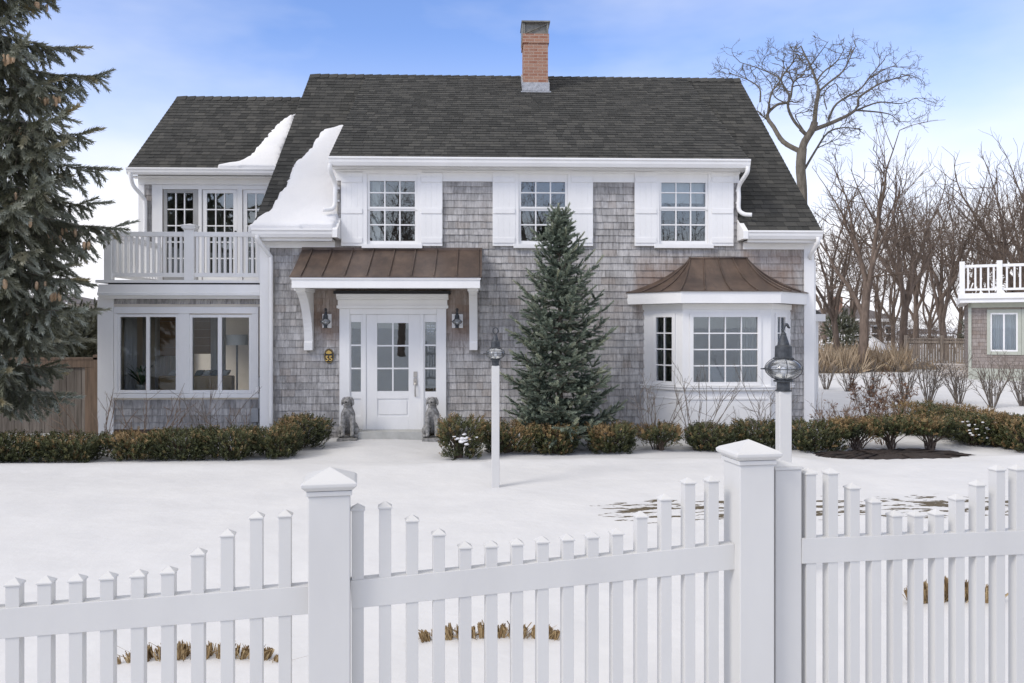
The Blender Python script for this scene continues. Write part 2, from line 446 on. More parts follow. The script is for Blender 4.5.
# key planes
XL, XR = X_(262, 0), X_(812, 0)            # front wall ends
DXL, DXR = X_(337.5, 0), X_(737.5, 0)      # dormer wall ends
RXL, RXR = X_(252, -.30), X_(822, -.30)    # rake ends of the main roof
YR = 4.3; ZR = Z_(525, 77.5, YR)           # ridge
YE = -.30; ZE = Z_(290, 229, YE)           # main eave
ZD = Z_(530, 158.5, YE)                    # dormer eave
DEX0, DEX1 = X_(328.5, YE), X_(750, YE)    # dormer roof ends
ZB = -.06

# window rectangles on the front wall (glass outlines)
W1 = RC(370, 177, 415, 241, 0); W2 = RC(521, 177, 565, 241, 0); W3 = RC(661, 177, 705, 241, 0)
def grow_(r, g): return (r[0]-g, r[1]+g, r[2]-g, r[3]+g)
DOORH = RC(343, 312, 443, 431, 0)
BAY = (X_(643, 0), X_(791, 0), -.06, Z_(717, 300, 0))
holes = [grow_(W1, .03), grow_(W2, .03), grow_(W3, .03), DOORH, (BAY[0]+.03, BAY[1]-.03, .15, BAY[3])]
# sheathing with openings
s = MB()
sheet(s, XL, XR, ZB-.3, ZE, .0, .11, holes)
sheet(s, DXL, DXR, ZE, ZD+.05, .0, .11, holes)
# gable ends and back wall
for x in (XL, XR):
    a, b = (x, x+.11) if x == XL else (x-.11, x)
    s.prism([(0, .11, ZB-.3), (0, 8.6, ZB-.3), (0, 8.6, ZE-.1), (0, YR, ZR-.15), (0, .11, ZE-.02)], (a, 0, 0), (b, 0, 0))
s.box(XL+.11, XR-.11, 8.49, 8.6, ZB-.3, ZE)
for x in (DXL, DXR):                       # dormer cheeks
    a, b = (x, x+.09) if x == DXL else (x-.09, x)
    s.prism([(0, .11, ZE+.2), (0, 3.9, ZR-.35), (0, .11, ZD+.02)], (a, 0, 0), (b, 0, 0))
s.build('wall', M['interior'], house, label='plain wall sheathing behind the shingles')

# shingled skins, one part per facade area
EX = .125
hs = [grow_(W1, .06), grow_(W2, .06), grow_(W3, .06), RC(341, 292, 446, 436, 0), (BAY[0]+.02, BAY[1]-.02, -1, BAY[3]-.02)]
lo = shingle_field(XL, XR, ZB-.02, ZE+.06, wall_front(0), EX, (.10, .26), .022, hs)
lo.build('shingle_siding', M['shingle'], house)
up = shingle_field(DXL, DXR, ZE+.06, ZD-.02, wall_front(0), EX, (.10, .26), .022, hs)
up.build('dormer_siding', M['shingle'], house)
# foundation and the gable sides seen at a slant
MB().box(XL+.02, XR-.02, .01, .1, ZB-.4, ZB-.02).build('foundation', M['brickdark'], house)
sg = MB()
def gable_keep(u, v): return v < (ZE - .1 + (min(u, 8.6-u))*(ZR-ZE)/(YR))
left_g = shingle_field(0, 8.6, ZB, ZR-.2, lambda u, v, o: (XL - o, u, v), EX, (.10, .26), .016, keep=gable_keep)
right_g = shingle_field(0, 8.6, ZB, ZR-.2, lambda u, v, o: (XR + o, 8.6-u, v), EX, (.10, .26), .016, keep=gable_keep)
left_g.v += []; n0 = len(left_g.v); left_g.f += [tuple(i+n0 for i in f) for f in right_g.f]; left_g.v += right_g.v
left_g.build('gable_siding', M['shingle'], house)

# ---- roofs: a deck slab and courses of shingles over it
def slope_frame(p0, p1):                  # p0 eave (y, z), p1 ridge
    d = Vector((0, p1[0]-p0[0], p1[1]-p0[1])); L = d.length; d.normalize(); n = Vector((0, -d.z, d.y))
    return L, d, n
def slope_fn(p0, d, n): return lambda u, v, o: Vector((u, p0[0], p0[1])) + d*v + n*o
def roof_slope(deck, x0, x1, p0, p1, keep=None):
    L, d, n = slope_frame(p0, p1); fn = slope_fn(p0, d, n)
    for (a, b, o0, o1) in ((x0, x1, -.10, 0),):
        vs = [fn(a, 0, o0), fn(b, 0, o0), fn(b, L, o0), fn(a, L, o0), fn(a, 0, o1), fn(b, 0, o1), fn(b, L, o1), fn(a, L, o1)]
        deck.add(vs, [(0,3,2,1),(4,5,6,7),(0,1,5,4),(1,2,6,5),(2,3,7,6),(3,0,4,7)])
    return shingle_field(x0, x1, 0, L, fn, .142, (.09, .24), .013, keep=keep, jag=.005, lap=.02)
deck = MB(); deck2 = MB()
main_f = roof_slope(deck, RXL, DXL, (YE, ZE), (YR, ZR))
mf2 = roof_slope(deck2, DXR, RXR, (YE, ZE), (YR, ZR))
# back slope as a plain slab of the same covering
L, d_, n_ = slope_frame((YE, ZE), (YR, ZR))
back = MB(); back.add([(RXL, YR, ZR), (RXR, YR, ZR), (RXR, 2*YR-YE, ZE), (RXL, 2*YR-YE, ZE), (RXL, YR, ZR-.1), (RXR, YR, ZR-.1), (RXR, 2*YR-YE, ZE-.1), (RXL, 2*YR-YE, ZE-.1)],
         [(0,1,2,3),(4,7,6,5),(0,4,5,1),(1,5,6,2),(2,6,7,3),(3,7,4,0)])
roof_main = main_f.build('roof', M['roof'], house); deck2.build('roof_deck', M['dark'], mf2.build('roof', M['roof'], house))
dd = MB()
dorm = roof_slope(dd, DEX0, DEX1, (YE, ZD), (YR-.05, ZR+.012))
roof_dorm = dorm.build('dormer_roof', M['roof'], house)
dd.build('dormer_deck', M['dark'], roof_dorm)
deck.build('roof_deck', M['dark'], roof_main); back.build('back_slope', M['roof'], roof_main)
rc = MB(); x = RXL
while x < RXR - .05:                        # ridge caps
    w = min(.24, RXR - x)
    rc.add([(x, YR-.14, ZR-.105), (x+w, YR-.14, ZR-.085), (x+w, YR, ZR+.045), (x, YR, ZR+.025), (x+w, YR+.14, ZR-.085), (x, YR+.14, ZR-.105)], [(0,1,2,3), (3,2,4,5), (1,4,2), (0,3,5)])
    x += .2
rc.build('ridge_cap', M['roof'], roof_main)

# ---- white trim: rakes, gutters, friezes, corner boards
def gutter_mb(mb, x0, x1, yb, zt, h=.14, dep=.12):
    """K-profile eaves gutter, yb its back, zt its top"""
    pr = [(yb, zt), (yb-dep, zt), (yb-dep, zt-.03), (yb-dep*.86, zt-.05), (yb-dep*.80, zt-.09), (yb-dep*.55, zt-h), (yb, zt-h)]
    mb.prism([(0, y, z) for y, z in pr][::-1], (x0, 0, 0), (x1, 0, 0)); return mb
def rake(mb, x0, x1, p0, p1, h=.17, drop=.0):
    L, d, n = slope_frame(p0, p1); fn = slope_fn(p0, d, n)
    vs = [fn(x0, 0, -h), fn(x1, 0, -h), fn(x1, L, -h), fn(x0, L, -h), fn(x0, 0, -.012-drop), fn(x1, 0, -.012-drop), fn(x1, L, -.012-drop), fn(x0, L, -.012-drop)]
    mb.add(vs, [(0,3,2,1),(4,5,6,7),(0,1,5,4),(1,2,6,5),(2,3,7,6),(3,0,4,7)])
for a_, b_, p_, q_, h_ in ((RXL+.004, RXL+.03, (YE, ZE-.02), (YR, ZR-.02), .17), (RXR-.03, RXR-.004, (YE, ZE-.02), (YR, ZR-.02), .17), (DEX0+.004, DEX0+.03, (YE, ZD-.02), (YR-.1, ZR-.02), .14), (DEX1-.03, DEX1-.004, (YE, ZD-.02), (YR-.1, ZR-.02), .14)):
    rk = MB(); rake(rk, a_, b_, p_, q_, h_); rk.build('rake_board', M['white'], house)
g = MB(); gutter_mb(g, DEX0+.01, DEX1-.01, YE+.03, ZD-.0, .15)
g.build('gutter', M['white'], house, bevel=.004)
LGX1, RGX0 = X_(333, YE), X_(747, YE)
g = MB(); gutter_mb(g, RXL+.01, LGX1, YE+.03, ZE-.0, .15); g.build('gutter', M['white'], house, bevel=.004)
g = MB(); gutter_mb(g, RGX0, RXR-.01, YE+.03, ZE-.0, .15); g.build('gutter', M['white'], house, bevel=.004)
t = MB()                                    # soffits and friezes
t.box(DEX0+.03, DEX1-.03, YE+.05, .0, ZD-.165, ZD-.145); t.box(DXL-.02, DXR+.02, -.035, .004, ZD-.36, ZD-.166)
t.box(DXL-.03, DXR+.03, -.06, -.034, ZD-.2, ZD-.167)
for a, b in ((RXL+.03, LGX1-.02), (RGX0+.02, RXR-.03)):
    t.box(a, b, YE+.05, .0, ZE-.185, ZE-.165); t.box(a, b, YE+.034, YE+.048, ZE-.20, ZE-.02)
    t.box(max(a, XL), min(b, XR), -.03, .004, ZE-.30, ZE-.186)
t.build('frieze', M['white'], house, bevel=.003)
for xa, sgn in ((LGX1, 1), (RGX0, -1)):
    x0, x1 = (xa+.002, xa+.09) if sgn > 0 else (xa-.09, xa-.002)
    t = MB(); t.prism([(0, YE-.085, ZE-.15), (0, -.02, ZE-.15), (0, -.02, ZE+.235), (0, YE-.085, ZE-.01)][::-1], (x0, 0, 0), (x1, 0, 0)); t.build('eave_return', M['white'], house, bevel=.003)
cb = MB().box(XL-.03, X_(270, 0), -.034, .02, ZB, ZE-.186).box(XL-.03, XL-.002, .02, .14, ZB, ZE-.2); cb.build('corner_board', M['white'], house, bevel=.003)
cb = MB().box(X_(803.5, 0), XR+.03, -.034, .02, ZB, ZE-.186).box(XR+.002, XR+.03, .02, .14, ZB, ZE-.2); cb.build('corner_board', M['white'], house, bevel=.003)
def pipe(pts, r=.038, w=None, name='downspout'):
    return MB().tube(pts, r, 10).build(name, M['white'], house, smooth=True)
def smooth_path(pts, k=5):
    pts = [Vector(p) for p in pts]; out = []
    for i in range(len(pts)-1):
        p0, p1, p2, p3 = pts[max(i-1, 0)], pts[i], pts[i+1], pts[min(i+2, len(pts)-1)]
        for j in range(k):
            t_ = j/k
            out.append(.5*((2*p1) + (p2-p0)*t_ + (2*p0-5*p1+4*p2-p3)*t_**2 + (3*p1-p0-3*p2+p3)*t_**3))
    out.append(pts[-1]); return out
# dormer downspouts, dropping to the low roofs and kicking outwards
xx = X_(742, -.1); pipe(smooth_path([(xx+.02, -.36, ZD-.13), (xx+.01, -.33, ZD-.24), (xx-.05, -.09, ZD-.42), (xx-.05, -.08, ZD-.62), (xx-.05, -.08, ZD-.84), (xx+.03, -.12, ZD-.93), (xx+.16, -.16, ZD-.95)]))
xx = X_(334, -.1); pipe(smooth_path([(xx-.02, -.36, ZD-.13), (xx-.02, -.33, ZD-.24), (xx+.02, -.12, ZD-.42), (xx+.02, -.10, ZD-.62), (xx+.01, -.10, ZD-.80), (xx-.04, -.14, ZD-.88), (xx-.17, -.2, ZD-.90)]))
b_ = MB()
for xc, yy in ((X_(737.5, -.04)+.0, -.05), (X_(338, -.04), -.05)):
    for dz in (-.5, -.72): MB().box(xc-.03, xc+.03, yy-.03, yy+.04, ZD+dz-.015, ZD+dz+.015).build('downspout_strap', M['white'], house)
xx = X_(257, -.38); pipe(smooth_path([(xx, -.36, ZE-.12), (xx+.01, -.34, ZE-.2), (xx+.13, -.12, ZE-.42), (xx+.16, -.085, ZE-.55), (xx+.16, -.085, ZE-1.2), (xx+.16, -.085, ZB+.05)]))
xx = X_(818, -.36); pipe(smooth_path([(xx, -.36, ZE-.12), (xx, -.34, ZE-.22), (xx-.03, -.1, ZE-.42), (XR+.07, .10, ZE-.55), (XR+.07, .10, ZE-.9), (XR+.07, .10, ZB+.05)]))

# ---- windows
def double_hung(r, y, name='window', case=.075, cols=3, rows=2, meet=True, shade=False, sill=True, parent=house):
    x0, x1, z0, z1 = r; zm = (z0+z1)/2
    fr = MB(); c = case
    fr.box(x0-.045-c, x0-.045, y-.045, y+.02, z0-.06, z1+.045); fr.box(x1+.045, x1+.045+c, y-.045, y+.02, z0-.06, z1+.045)
    fr.box(x0-.045-c, x1+.045+c, y-.047, y+.02, z1+.046, z1+.046+c)
    w = fr.build(name, M['white'], parent, bevel=.003)
    if sill:
        MB().box(x0-.06-c, x1+.06+c, y-.075, y+.02, z0-.135, z0-.062).build('sill', M['white'], w, bevel=.004)
    sa = MB(); yo = y-.02
    for (a, b, yy) in ((zm+.0, z1, yo), (z0, zm, yo+.018)) if meet else ((z0, z1, yo),):
        q_ = .062 if a == z0 else .02; sa.box(x0-.044, x0, yy, yy+.03, a-q_, b+.04); sa.box(x1, x1+.044, yy, yy+.03, a-q_, b+.04)
        sa.box(x0, x1, yy, yy+.03, b, b+.04) if b == z1 else sa.box(x0, x1, yy, yy+.03, b-.035, b-.002)
        sa.box(x0, x1, yy, yy+.03, a-.062, a) if a == z0 else sa.box(x0, x1, yy, yy+.03, a, a+.035)
    sa.build('sash', M['white'], w, bevel=.002)
    mu = MB(); m = .011
    for k in range(1, cols):
        xk = x0+(x1-x0)*k/cols; mu.box(xk-m, xk+m, y-.012, y+.022, z0, z1)
    n = rows*2 if meet else rows
    for k in range(1, n):
        if meet and k == rows: continue
        zk = z0+(z1-z0)*k/n; mu.box(x0, x1, y-.0135, y+.0235, zk-m, zk+m)
    mu.build('muntin', M['white'], w)
    MB().box(x0-.002, x1+.002, y+.008, y+.012, z0-.002, z1+.002).build('pane', M['glass'], w)
    return w
wn = [double_hung(r, -.012) for r in (W1, W2, W3)]
# things behind the upstairs panes: lined drapes and a roller shade
MB().box(W3[0], W3[1], .13, .135, (W3[2]+W3[3])/2+.12, W3[3]+.05).build('roller_shade', M['drape'], wn[2])
MB().box(W1[0]+.02, W1[0]+.16, .16, .18, W1[2], W1[3]).build('inner_drape', M['curtain'], wn[0])
# ---- shutters: board and batten
def shutter(px0, px1):
    x0, x1, z0, z1 = RC(px0, 172.5, px1, 246, -.05)
    m = MB(); n = 4; w = (x1-x0)/n
    for i in range(n): m.box(x0+i*w+.0012, x0+(i+1)*w-.0012, -.062, -.034, z0, z1)
    m.box(x0+.01, x1-.01, -.059, -.020, z0+.01, z1-.01)
    sh = m.build('shutter', M['white'], house, bevel=.002)
    H = z1-z0
    for f in (.90, .475, .075): MB().box(x0+.012, x1-.012, -.076, -.0622, z0+H*f-.045, z0+H*f+.045).build('batten', M['white'], sh, bevel=.003)
for a, b in ((341, 363), (420.5, 442.5), (492.5, 515.5), (570.5, 593), (634.5, 657), (711, 733.5)): shutter(a, b)

# ---- chimney on the roof
def zdorm(y): return ZD + (ZR-ZD)*(y-YE)/(YR-YE)
CY0 = 3.25; ch0, ch1 = X_(523.5, CY0), X_(548, CY0)
CZ0, CZ1 = zdorm(CY0)-.1, Z_(536, 34, CY0)
CD = .62
chim = MB().box(ch0, ch1, CY0, CY0+CD, CZ0-.3, CZ1-.20).box(ch0-.022, ch1+.022, CY0-.022, CY0+CD+.022, CZ1-.20, CZ1)
chimney = chim.build('chimney', M['brick'], roof_dorm)
fl = MB().box(ch0-.03, ch1+.03, CY0-.03, CY0-.004, zdorm(CY0)-.02, zdorm(CY0)+.21)
for xa in (ch0-.03, ch1+.004): fl.prism([(0, CY0-.0035, zdorm(CY0)-.05), (0, CY0+CD, zdorm(CY0+CD)-.05), (0, CY0+CD, zdorm(CY0+CD)+.2), (0, CY0-.0035, zdorm(CY0)+.21)], (xa, 0, 0), (xa+.026, 0, 0))
fl.box(ch0-.06, ch1+.06, CY0-.11, CY0-.031, zdorm(CY0)-.06, zdorm(CY0)-.005)
fl.build('chimney_flashing', M['lead'], roof_dorm)
cap = MB(); zt = Z_(536, 22.5, CY0)
for xa in (ch0-.01, ch1-.03):
    for ya in (CY0, CY0+CD-.04): cap.box(xa, xa+.04, ya, ya+.04, CZ1+.001, zt)
cap.box(ch0-.045, ch1+.045, CY0-.04, CY0+CD+.04, zt+.001, zt+.03)
cap.box(ch0-.03, ch0-.012, CY0-.01, CY0+CD, CZ1-.1, zt)
cap.box(ch0+.03, ch1-.03, CY0+.05, CY0+.055, CZ1+.001, zt-.02)
p_ = [Vector((ch0+.04, CY0+.02, CZ1+.02)), Vector((ch1-.04, CY0+.02, zt-.03))]; cap.tube(p_, .012, 6)
cap.build('chimney_cap', plain('galvanised', (.20, .195, .17), .6, .3, .3, 10), roof_dorm)

# ---- entry: door, sidelights, casing
e = MB()
y = -.02
def fr(mb, px0, py0, px1, py1, yf, yb=.02, Y=0):
    a, b, c, d = RC(px0, py0, px1, py1, Y); mb.box(a, b, yf, yb, c, d); return a, b, c, d
fr(e, 340, 309, 350.3, 432, -.06); fr(e, 437, 309, 446.3, 432, -.06)          # outer pilasters
fr(e, 350.4, 309, 436.9, 314.3, -.057)
fr(e, 362.8, 314.4, 366.4, 430.5, -.05); fr(e, 420.3, 314.4, 424, 430.5, -.05)    # mullions
ent = e.build('entry_surround', M['white'], house, bevel=.003)
hd = MB()
fr(hd, 338.5, 300, 447.5, 308.9, -.075); fr(hd, 337.5, 305.6, 448.5, 308.4, -.10, -.0751)
a, b, c, d = RC(338.5, 294.2, 447.5, 299.9, 0)
hd.prism([(0, -.075, c), (0, -.10, c+.03), (0, -.135, c+.055), (0, -.14, d), (0, .02, d), (0, .02, c)], (a-.02, 0, 0), (b+.02, 0, 0))
hd.build('entry_cornice', M['white'], house, bevel=.003)
MB().box(a-.06, b+.06, -.17, .0, d+.002, d+.05).build('entry_dark_strip', M['dark'], house)  # dark strip along the top of the entry cornice
def light_panel(px0, px1, g0, g1, gt, gb, pt, pb, top, bot, cols, rows, name, handle=False):
    """a door or sidelight: stiles and rails round glass, a raised panel below"""
    yf, yb = -.035, .008
    x0, x1 = X_(px0, 0), X_(px1, 0); a, b = X_(g0, 0), X_(g1, 0); pm = (px0+px1)/2
    zt, zb = Z_(pm, top, 0), Z_(pm, bot, 0); ct, cb_ = Z_(pm, gt, 0), Z_(pm, gb, 0); q1, q0 = Z_(pm, pt, 0), Z_(pm, pb, 0)
    m = MB(); m.box(x0, a, yf, yb, zb, zt); m.box(b, x1, yf, yb, zb, zt); m.box(a, b, yf, yb, ct, zt); m.box(a, b, yf, yb, q1, cb_); m.box(a, b, yf, yb, zb, q0)
    m.box(a-.002, b+.002, yf+.018, yb-.002, q0-.002, q1+.002)
    if b-a > .2: m.box(a+.03, b-.03, yf+.004, yf+.0179, q0+.03, q1-.03)
    o = m.build(name, M['white'], house, bevel=.003)
    k = MB(); w = .013
    for i in range(1, cols): xk = a+(b-a)*i/cols; k.box(xk-w, xk+w, yf-.002, yb, cb_, ct)
    for i in range(1, rows): zk = cb_+(ct-cb_)*i/rows; k.box(a, b, yf-.0035, yb+.001, zk-w, zk+w)
    k.build('muntin', M['white'], o)
    MB().box(a-.002, b+.002, yf+.02, yf+.024, cb_-.002, ct+.002).build('pane', M['glass'], o)
    return o
door = light_panel(366.5, 420.2, 377.5, 408.7, 323, 391, 398.5, 416, 314.5, 429.3, 2, 3, 'front_door')
sl1 = light_panel(350.4, 362.7, 351.6, 361.2, 322, 391.5, 398.5, 416, 314.5, 429.3, 1, 3, 'sidelight')
sl2 = light_panel(424.1, 436.9, 425.3, 436, 322, 391.5, 398.5, 416, 314.5, 429.3, 1, 3, 'sidelight')
h = MB()
a, b, c, d_2 = RC(413.8, 371.5, 417.3, 377, 0); h.box(a, b, -.05, -.0355, c, d_2)
a, b, c, d_2 = RC(413.8, 378, 417.3, 385, 0); h.box(a, b, -.055, -.0355, c, d_2)
xm = (a+b)/2; h.tube(smooth_path([(xm, -.05, d_2-.06), (xm, -.09, c-.0), (xm, -.09, c-.14), (xm, -.04, c-.20)]), .011, 8)
h.build('door_handle', M['steel'], door)
a, b, c, d_2 = RC(425.6, 323.5, 435.8, 335, 0)                         # small notice stuck inside the right sidelight
st = MB().box(a, b, -.0105, -.0095, c, d_2)
st.build('notice', M['black'], sl2)
k = MB()
for zf, xa, xb in ((.80, .12, .45), (.80, .55, .88), (.55, .12, .88), (.3, .2, .42), (.3, .5, .8)):
    k.box(a+(b-a)*xa, a+(b-a)*xb, -.0125, -.0115, c+(d_2-c)*zf-.012, c+(d_2-c)*zf+.012)
k.build('notice_lettering', M['drape'], sl2)
MB().box(*[X_(350, 0), X_(437, 0)], -.09, .1, Z_(390, 432, 0), Z_(390, 429.5, 0)).build('threshold', M['dark'], house)
a, b, c, d_2 = RC(357, 431.5, 426, 438.5, -.32)
MB().box(a, b, -.36, -.01, c-.12, d_2).build('door_step', plain('painted_step', (.40, .40, .375), .6), house, bevel=.006)

# ---- canopy over the door
YC = -.92
a, b, c, d_2 = RC(291.5, 277.5, 480, 288, YC)
cx0, cx1, cz0, cz1 = a, b, c, d_2
cn = MB().box(cx0, cx1, YC, YC+.03, cz0, cz1)
cn.box(cx0, cx0+.03, YC+.0301, -.02, cz0, cz1).box(cx1-.03, cx1, YC+.0301, -.02, cz0, cz1)
cn.box(cx0+.031, cx1-.031, YC+.031, -.02, cz0+.025, cz0+.04)
cn.box(cx0-.015, cx1+.015, YC-.018, YC-.0005, cz1-.035, cz1-.002)
can = cn.build('entry_canopy', M['white'], house, bevel=.003)
ct_z = Z_(390, 249.5, -.02)
prof = []
for i in range(9):
    t_ = i/8; prof.append((YC-.03 + (.03-.02-YC)*t_, cz1 + .012 + (ct_z-cz1-.012)*(.82*t_ + .18*t_*t_)))
cr = MB(); x0, x1 = cx0-.03, cx1+.03
for (ya, za), (yb_, zb_) in zip(prof, prof[1:]):
    cr.add([(x0, ya, za), (x1, ya, za), (x1, yb_, zb_), (x0, yb_, zb_), (x0, ya, za-.012), (x1, ya, za-.012), (x1, yb_, zb_-.012), (x0, yb_, zb_-.012)], [(0,1,2,3), (4,7,6,5), (0,4,5,1), (0,3,7,4), (1,5,6,2)])
for xa in (x0, x1-.003): cr.add([(xa, y_, z_) for y_, z_ in prof] + [(xa, -.02, cz1)], [tuple(range(10))])
cr.build('copper_roof', M['copper'], can)
sm = MB()
for px in (309, 329, 350.5, 371.5, 393, 414.5, 436, 457.5, 478.5):
    xs = X_(px, -.3)
    for (ya, za), (yb_, zb_) in zip(prof, prof[1:]): sm.add([(xs-.009, ya, za), (xs+.009, ya, za), (xs+.009, yb_, zb_), (xs-.009, yb_, zb_), (xs-.009, ya, za+.03), (xs+.009, ya, za+.03), (xs+.009, yb_, zb_+.03), (xs-.009, yb_, zb_+.03)], [(4,5,6,7), (0,4,7,3), (1,2,6,5), (0,1,5,4)])
sm.box(x0, x1, -.035, -.018, ct_z-.01, ct_z+.035)
sm.build('standing_seam', M['copper'], can)
def bracket(x0, x1):
    zt, zb_ = cz0+.02, Z_(390, 350, 0)
    pr = [(-.022, zt), (-.74, zt), (-.74, zt-.07), (-.70, zt-.10)]
    for i in range(1, 12):
        t_ = i/12; pr.append((-.70 + .56*sin(t_*pi/2)**.9, zt-.10 - (zt-.10-zb_-.16)*(t_**1.25)))
    pr += [(-.13, zb_+.16), (-.15, zb_+.13), (-.15, zb_), (-.022, zb_)]
    m = MB().prism([(0, y_, z_) for y_, z_ in pr], (x0, 0, 0), (x1, 0, 0))
    m.box(x0-.02, x1+.02, -.79, -.02, zt-.06, zt-.001)
    m.build('bracket', M['white'], can, bevel=.004)
bracket(X_(304.5, -.1), X_(313, -.1)); bracket(X_(469.5, -.1), X_(477.5, -.1))
# ------------------------------------------------------------------ bay window
PB = .62
bL, bR = X_(643, 0), X_(791, 0); fL, fR = X_(682.6, -PB), X_(771, -PB)
zs = Z_(720, 387, -PB); zt = Z_(720, 303.5, -PB)
class Face:
    def __init__(s, a, b): s.a = Vector((*a, 0)); d = Vector((*b, 0)) - s.a; s.L = d.length; s.u = d.normalized(); s.n = Vector((s.u.y, -s.u.x, 0))
    def p(s, u, v, o): return s.a + s.u*u + s.n*o + UP*v
    def box(s, mb, u0, u1, v0, v1, o0, o1):
        vs = [s.p(u, v, o) for v in (v0, v1) for (u, o) in ((u0, o1), (u1, o1), (u1, o0), (u0, o0))]
        mb.add(vs, [(0,3,2,1),(4,5,6,7),(0,1,5,4),(1,2,6,5),(2,3,7,6),(3,0,4,7)])
faces = [Face((bL, 0), (fL, -PB)), Face((fL, -PB), (fR, -PB)), Face((fR, -PB), (bR, 0))]
def urange(fc, px0, px1):
    out = []
    for px in (px0, px1):                   # where the sight line meets the face
        d = ray(px, HY); A = np.array([[d.x, -fc.u.x], [d.y, -fc.u.y]]); b = np.array([fc.a.x-CAM.x, fc.a.y-CAM.y])
        out.append(float(np.linalg.solve(A, b)[1]))
    return out
bw = MB(); bm = []
g1, g0 = Z_(725, 317, -PB), Z_(725, 382, -PB)
specs = [(656.5, 672.5, 2), (693.2, 757.3, 4), (775.2, 784.2, 2)]
for fc, (pa, pb, nc) in zip(faces, specs):
    u0, u1 = urange(fc, pa, pb)
    if nc == 2:
        w = (u1-u0) if pa < 700 else None
        if w is None: u0, u1 = fc.L-wl[1], fc.L-wl[0]
        else: wl = (u0, u1)
    bm.append((fc, u0, u1, nc))
    for a, b, c, d in panel_cells(0, fc.L, -.3, zt, [(u0-.03, u1+.03, g0-.03, g1+.03)]): fc.box(bw, a, b, c, d, -.06, 0)
    fc.box(bw, -.02, fc.L+.02, zs-.055, zs-.012, .001, .05); fc.box(bw, -.025, fc.L+.025, zs-.0115, zs+.012, .001, .065)
    fc.box(bw, .06, fc.L-.06, zs-.22, zs-.19, .001, .014)           # panel moulding on the base
    fc.box(bw, -.01, fc.L+.01, ZB-.1, ZB+.14, .001, .02)
    fc.box(bw, -.005, fc.L+.005, zt-.10, zt, .001, .016)
bay = bw.build('bay_window', M['white'], house, bevel=.003)
for fc, u0, u1, nc in bm:
    m = MB(); k = MB()
    c = .035
    fc.box(m, u0-.03-c, u0, g0-.03-c, g1+.03+c, .0012, .022); fc.box(m, u1, u1+.03+c, g0-.03-c, g1+.03+c, .0012, .022)
    fc.box(m, u0, u1, g1, g1+.03+c, .0012, .022); fc.box(m, u0, u1, g0-.03-c, g0, .0012, .022)
    fc.box(m, u0-.03, u0, g0-.03, g1+.03, -.04, .001); fc.box(m, u1, u1+.03, g0-.03, g1+.03, -.04, .001); fc.box(m, u0, u1, g1, g1+.03, -.04, .001); fc.box(m, u0, u1, g0-.03, g0, -.04, .001)
    o = m.build('sash', M['white'], bay)
    for i in range(1, nc): xk = u0+(u1-u0)*i/nc; fc.box(k, xk-.011, xk+.011, g0, g1, -.03, .006)
    for i in range(1, 4): zk = g0+(g1-g0)*i/4; fc.box(k, u0, u1, zk-.011, zk+.011, -.029, .0045)
    k.build('muntin', M['white'], bay)
    q = MB(); fc.box(q, u0, u1, g0, g1, -.018, -.014); q.build('pane', M['glass'], bay)
# interior seen through it: a dim room, a pale bench cushion and drapes
MB().box(fL+.02, fR-.02, -.52, .3, g0-.12, g0-.06).build('window_seat', M['interior'], house)
# flared hip roof of copper with its fascia
eL, eR = X_(626.5, 0), X_(808, 0); PF = .85
eyL, eyR = X_(681, -PF), X_(781, -PF)
zf1, zf0 = Z_(730, 291.3, -PF), Z_(730, 303.2, -PF)
efs = [Face((eL, 0), (eyL, -PF)), Face((eyL, -PF), (eyR, -PF)), Face((eyR, -PF), (eR, 0))]
m = MB()
for fc in efs: fc.box(m, 0, fc.L, zf0, zf1, -.03, 0)
m.prism([(eL+.05, -.01, 0), (eyL+.02, -PF+.04, 0), (eyR-.02, -PF+.04, 0), (eR-.05, -.01, 0)], (0, 0, zf0+.02), (0, 0, zf0+.035))
m.build('bay_fascia', M['white'], house, bevel=.003)
aL, aR, za = X_(690.5, -.03), X_(746, -.03), Z_(718, 258.5, -.03)
eav = [Vector((eL-.03, 0, zf1)), Vector((eyL-.012, -PF-.03, zf1)), Vector((eyR+.012, -PF-.03, zf1)), Vector((eR+.03, 0, zf1))]
ape = [Vector((aL, -.03, za)), Vector((aL, -.03, za)), Vector((aR, -.03, za)), Vector((aR, -.03, za))]
def flare(i, s, t):                        # i panel, s along the eave, t up
    e_ = eav[i].lerp(eav[i+1], s); a_ = ape[i].lerp(ape[i+1], s); p = e_.lerp(a_, t)
    p.z = zf1 + .012 + (za-zf1-.012)*(.55*t + .45*t**2.6); return p
m = MB(); NT, NS = 14, 10; br = m; sm = MB()
for i in range(3):
    vs = [flare(i, s_/NS, t_/NT) for t_ in range(NT+1) for s_ in range(NS+1)]
    br.add(vs, [(t_*(NS+1)+s_, t_*(NS+1)+s_+1, (t_+1)*(NS+1)+s_+1, (t_+1)*(NS+1)+s_) for t_ in range(NT) for s_ in range(NS)])
for fc_i in range(3): br.add([eav[fc_i], eav[fc_i+1], eav[fc_i+1]+UP*.012, eav[fc_i]+UP*.012], [(0,1,2,3)])
broof = br.build('bay_roof', M['copper'], house, smooth=False)
def seam(i, s, t1=1.0):
    pts = [flare(i, s, t1*k/14) + UP*.012 for k in range(15)]; sm.tube(pts, .013, 6)
for i, s_, t1 in ((0, .33, 1), (0, .66, 1), (0, 1, 1), (1, .24, 1), (1, .5, 1), (1, .76, 1), (2, 0, 1), (2, .33, 1), (2, .66, 1)): seam(i, s_, t1)
sm.box(aL-.03, aR+.03, -.045, -.018, za-.01, za+.02)
sm.build('standing_seam', M['copper'], broof, smooth=True)

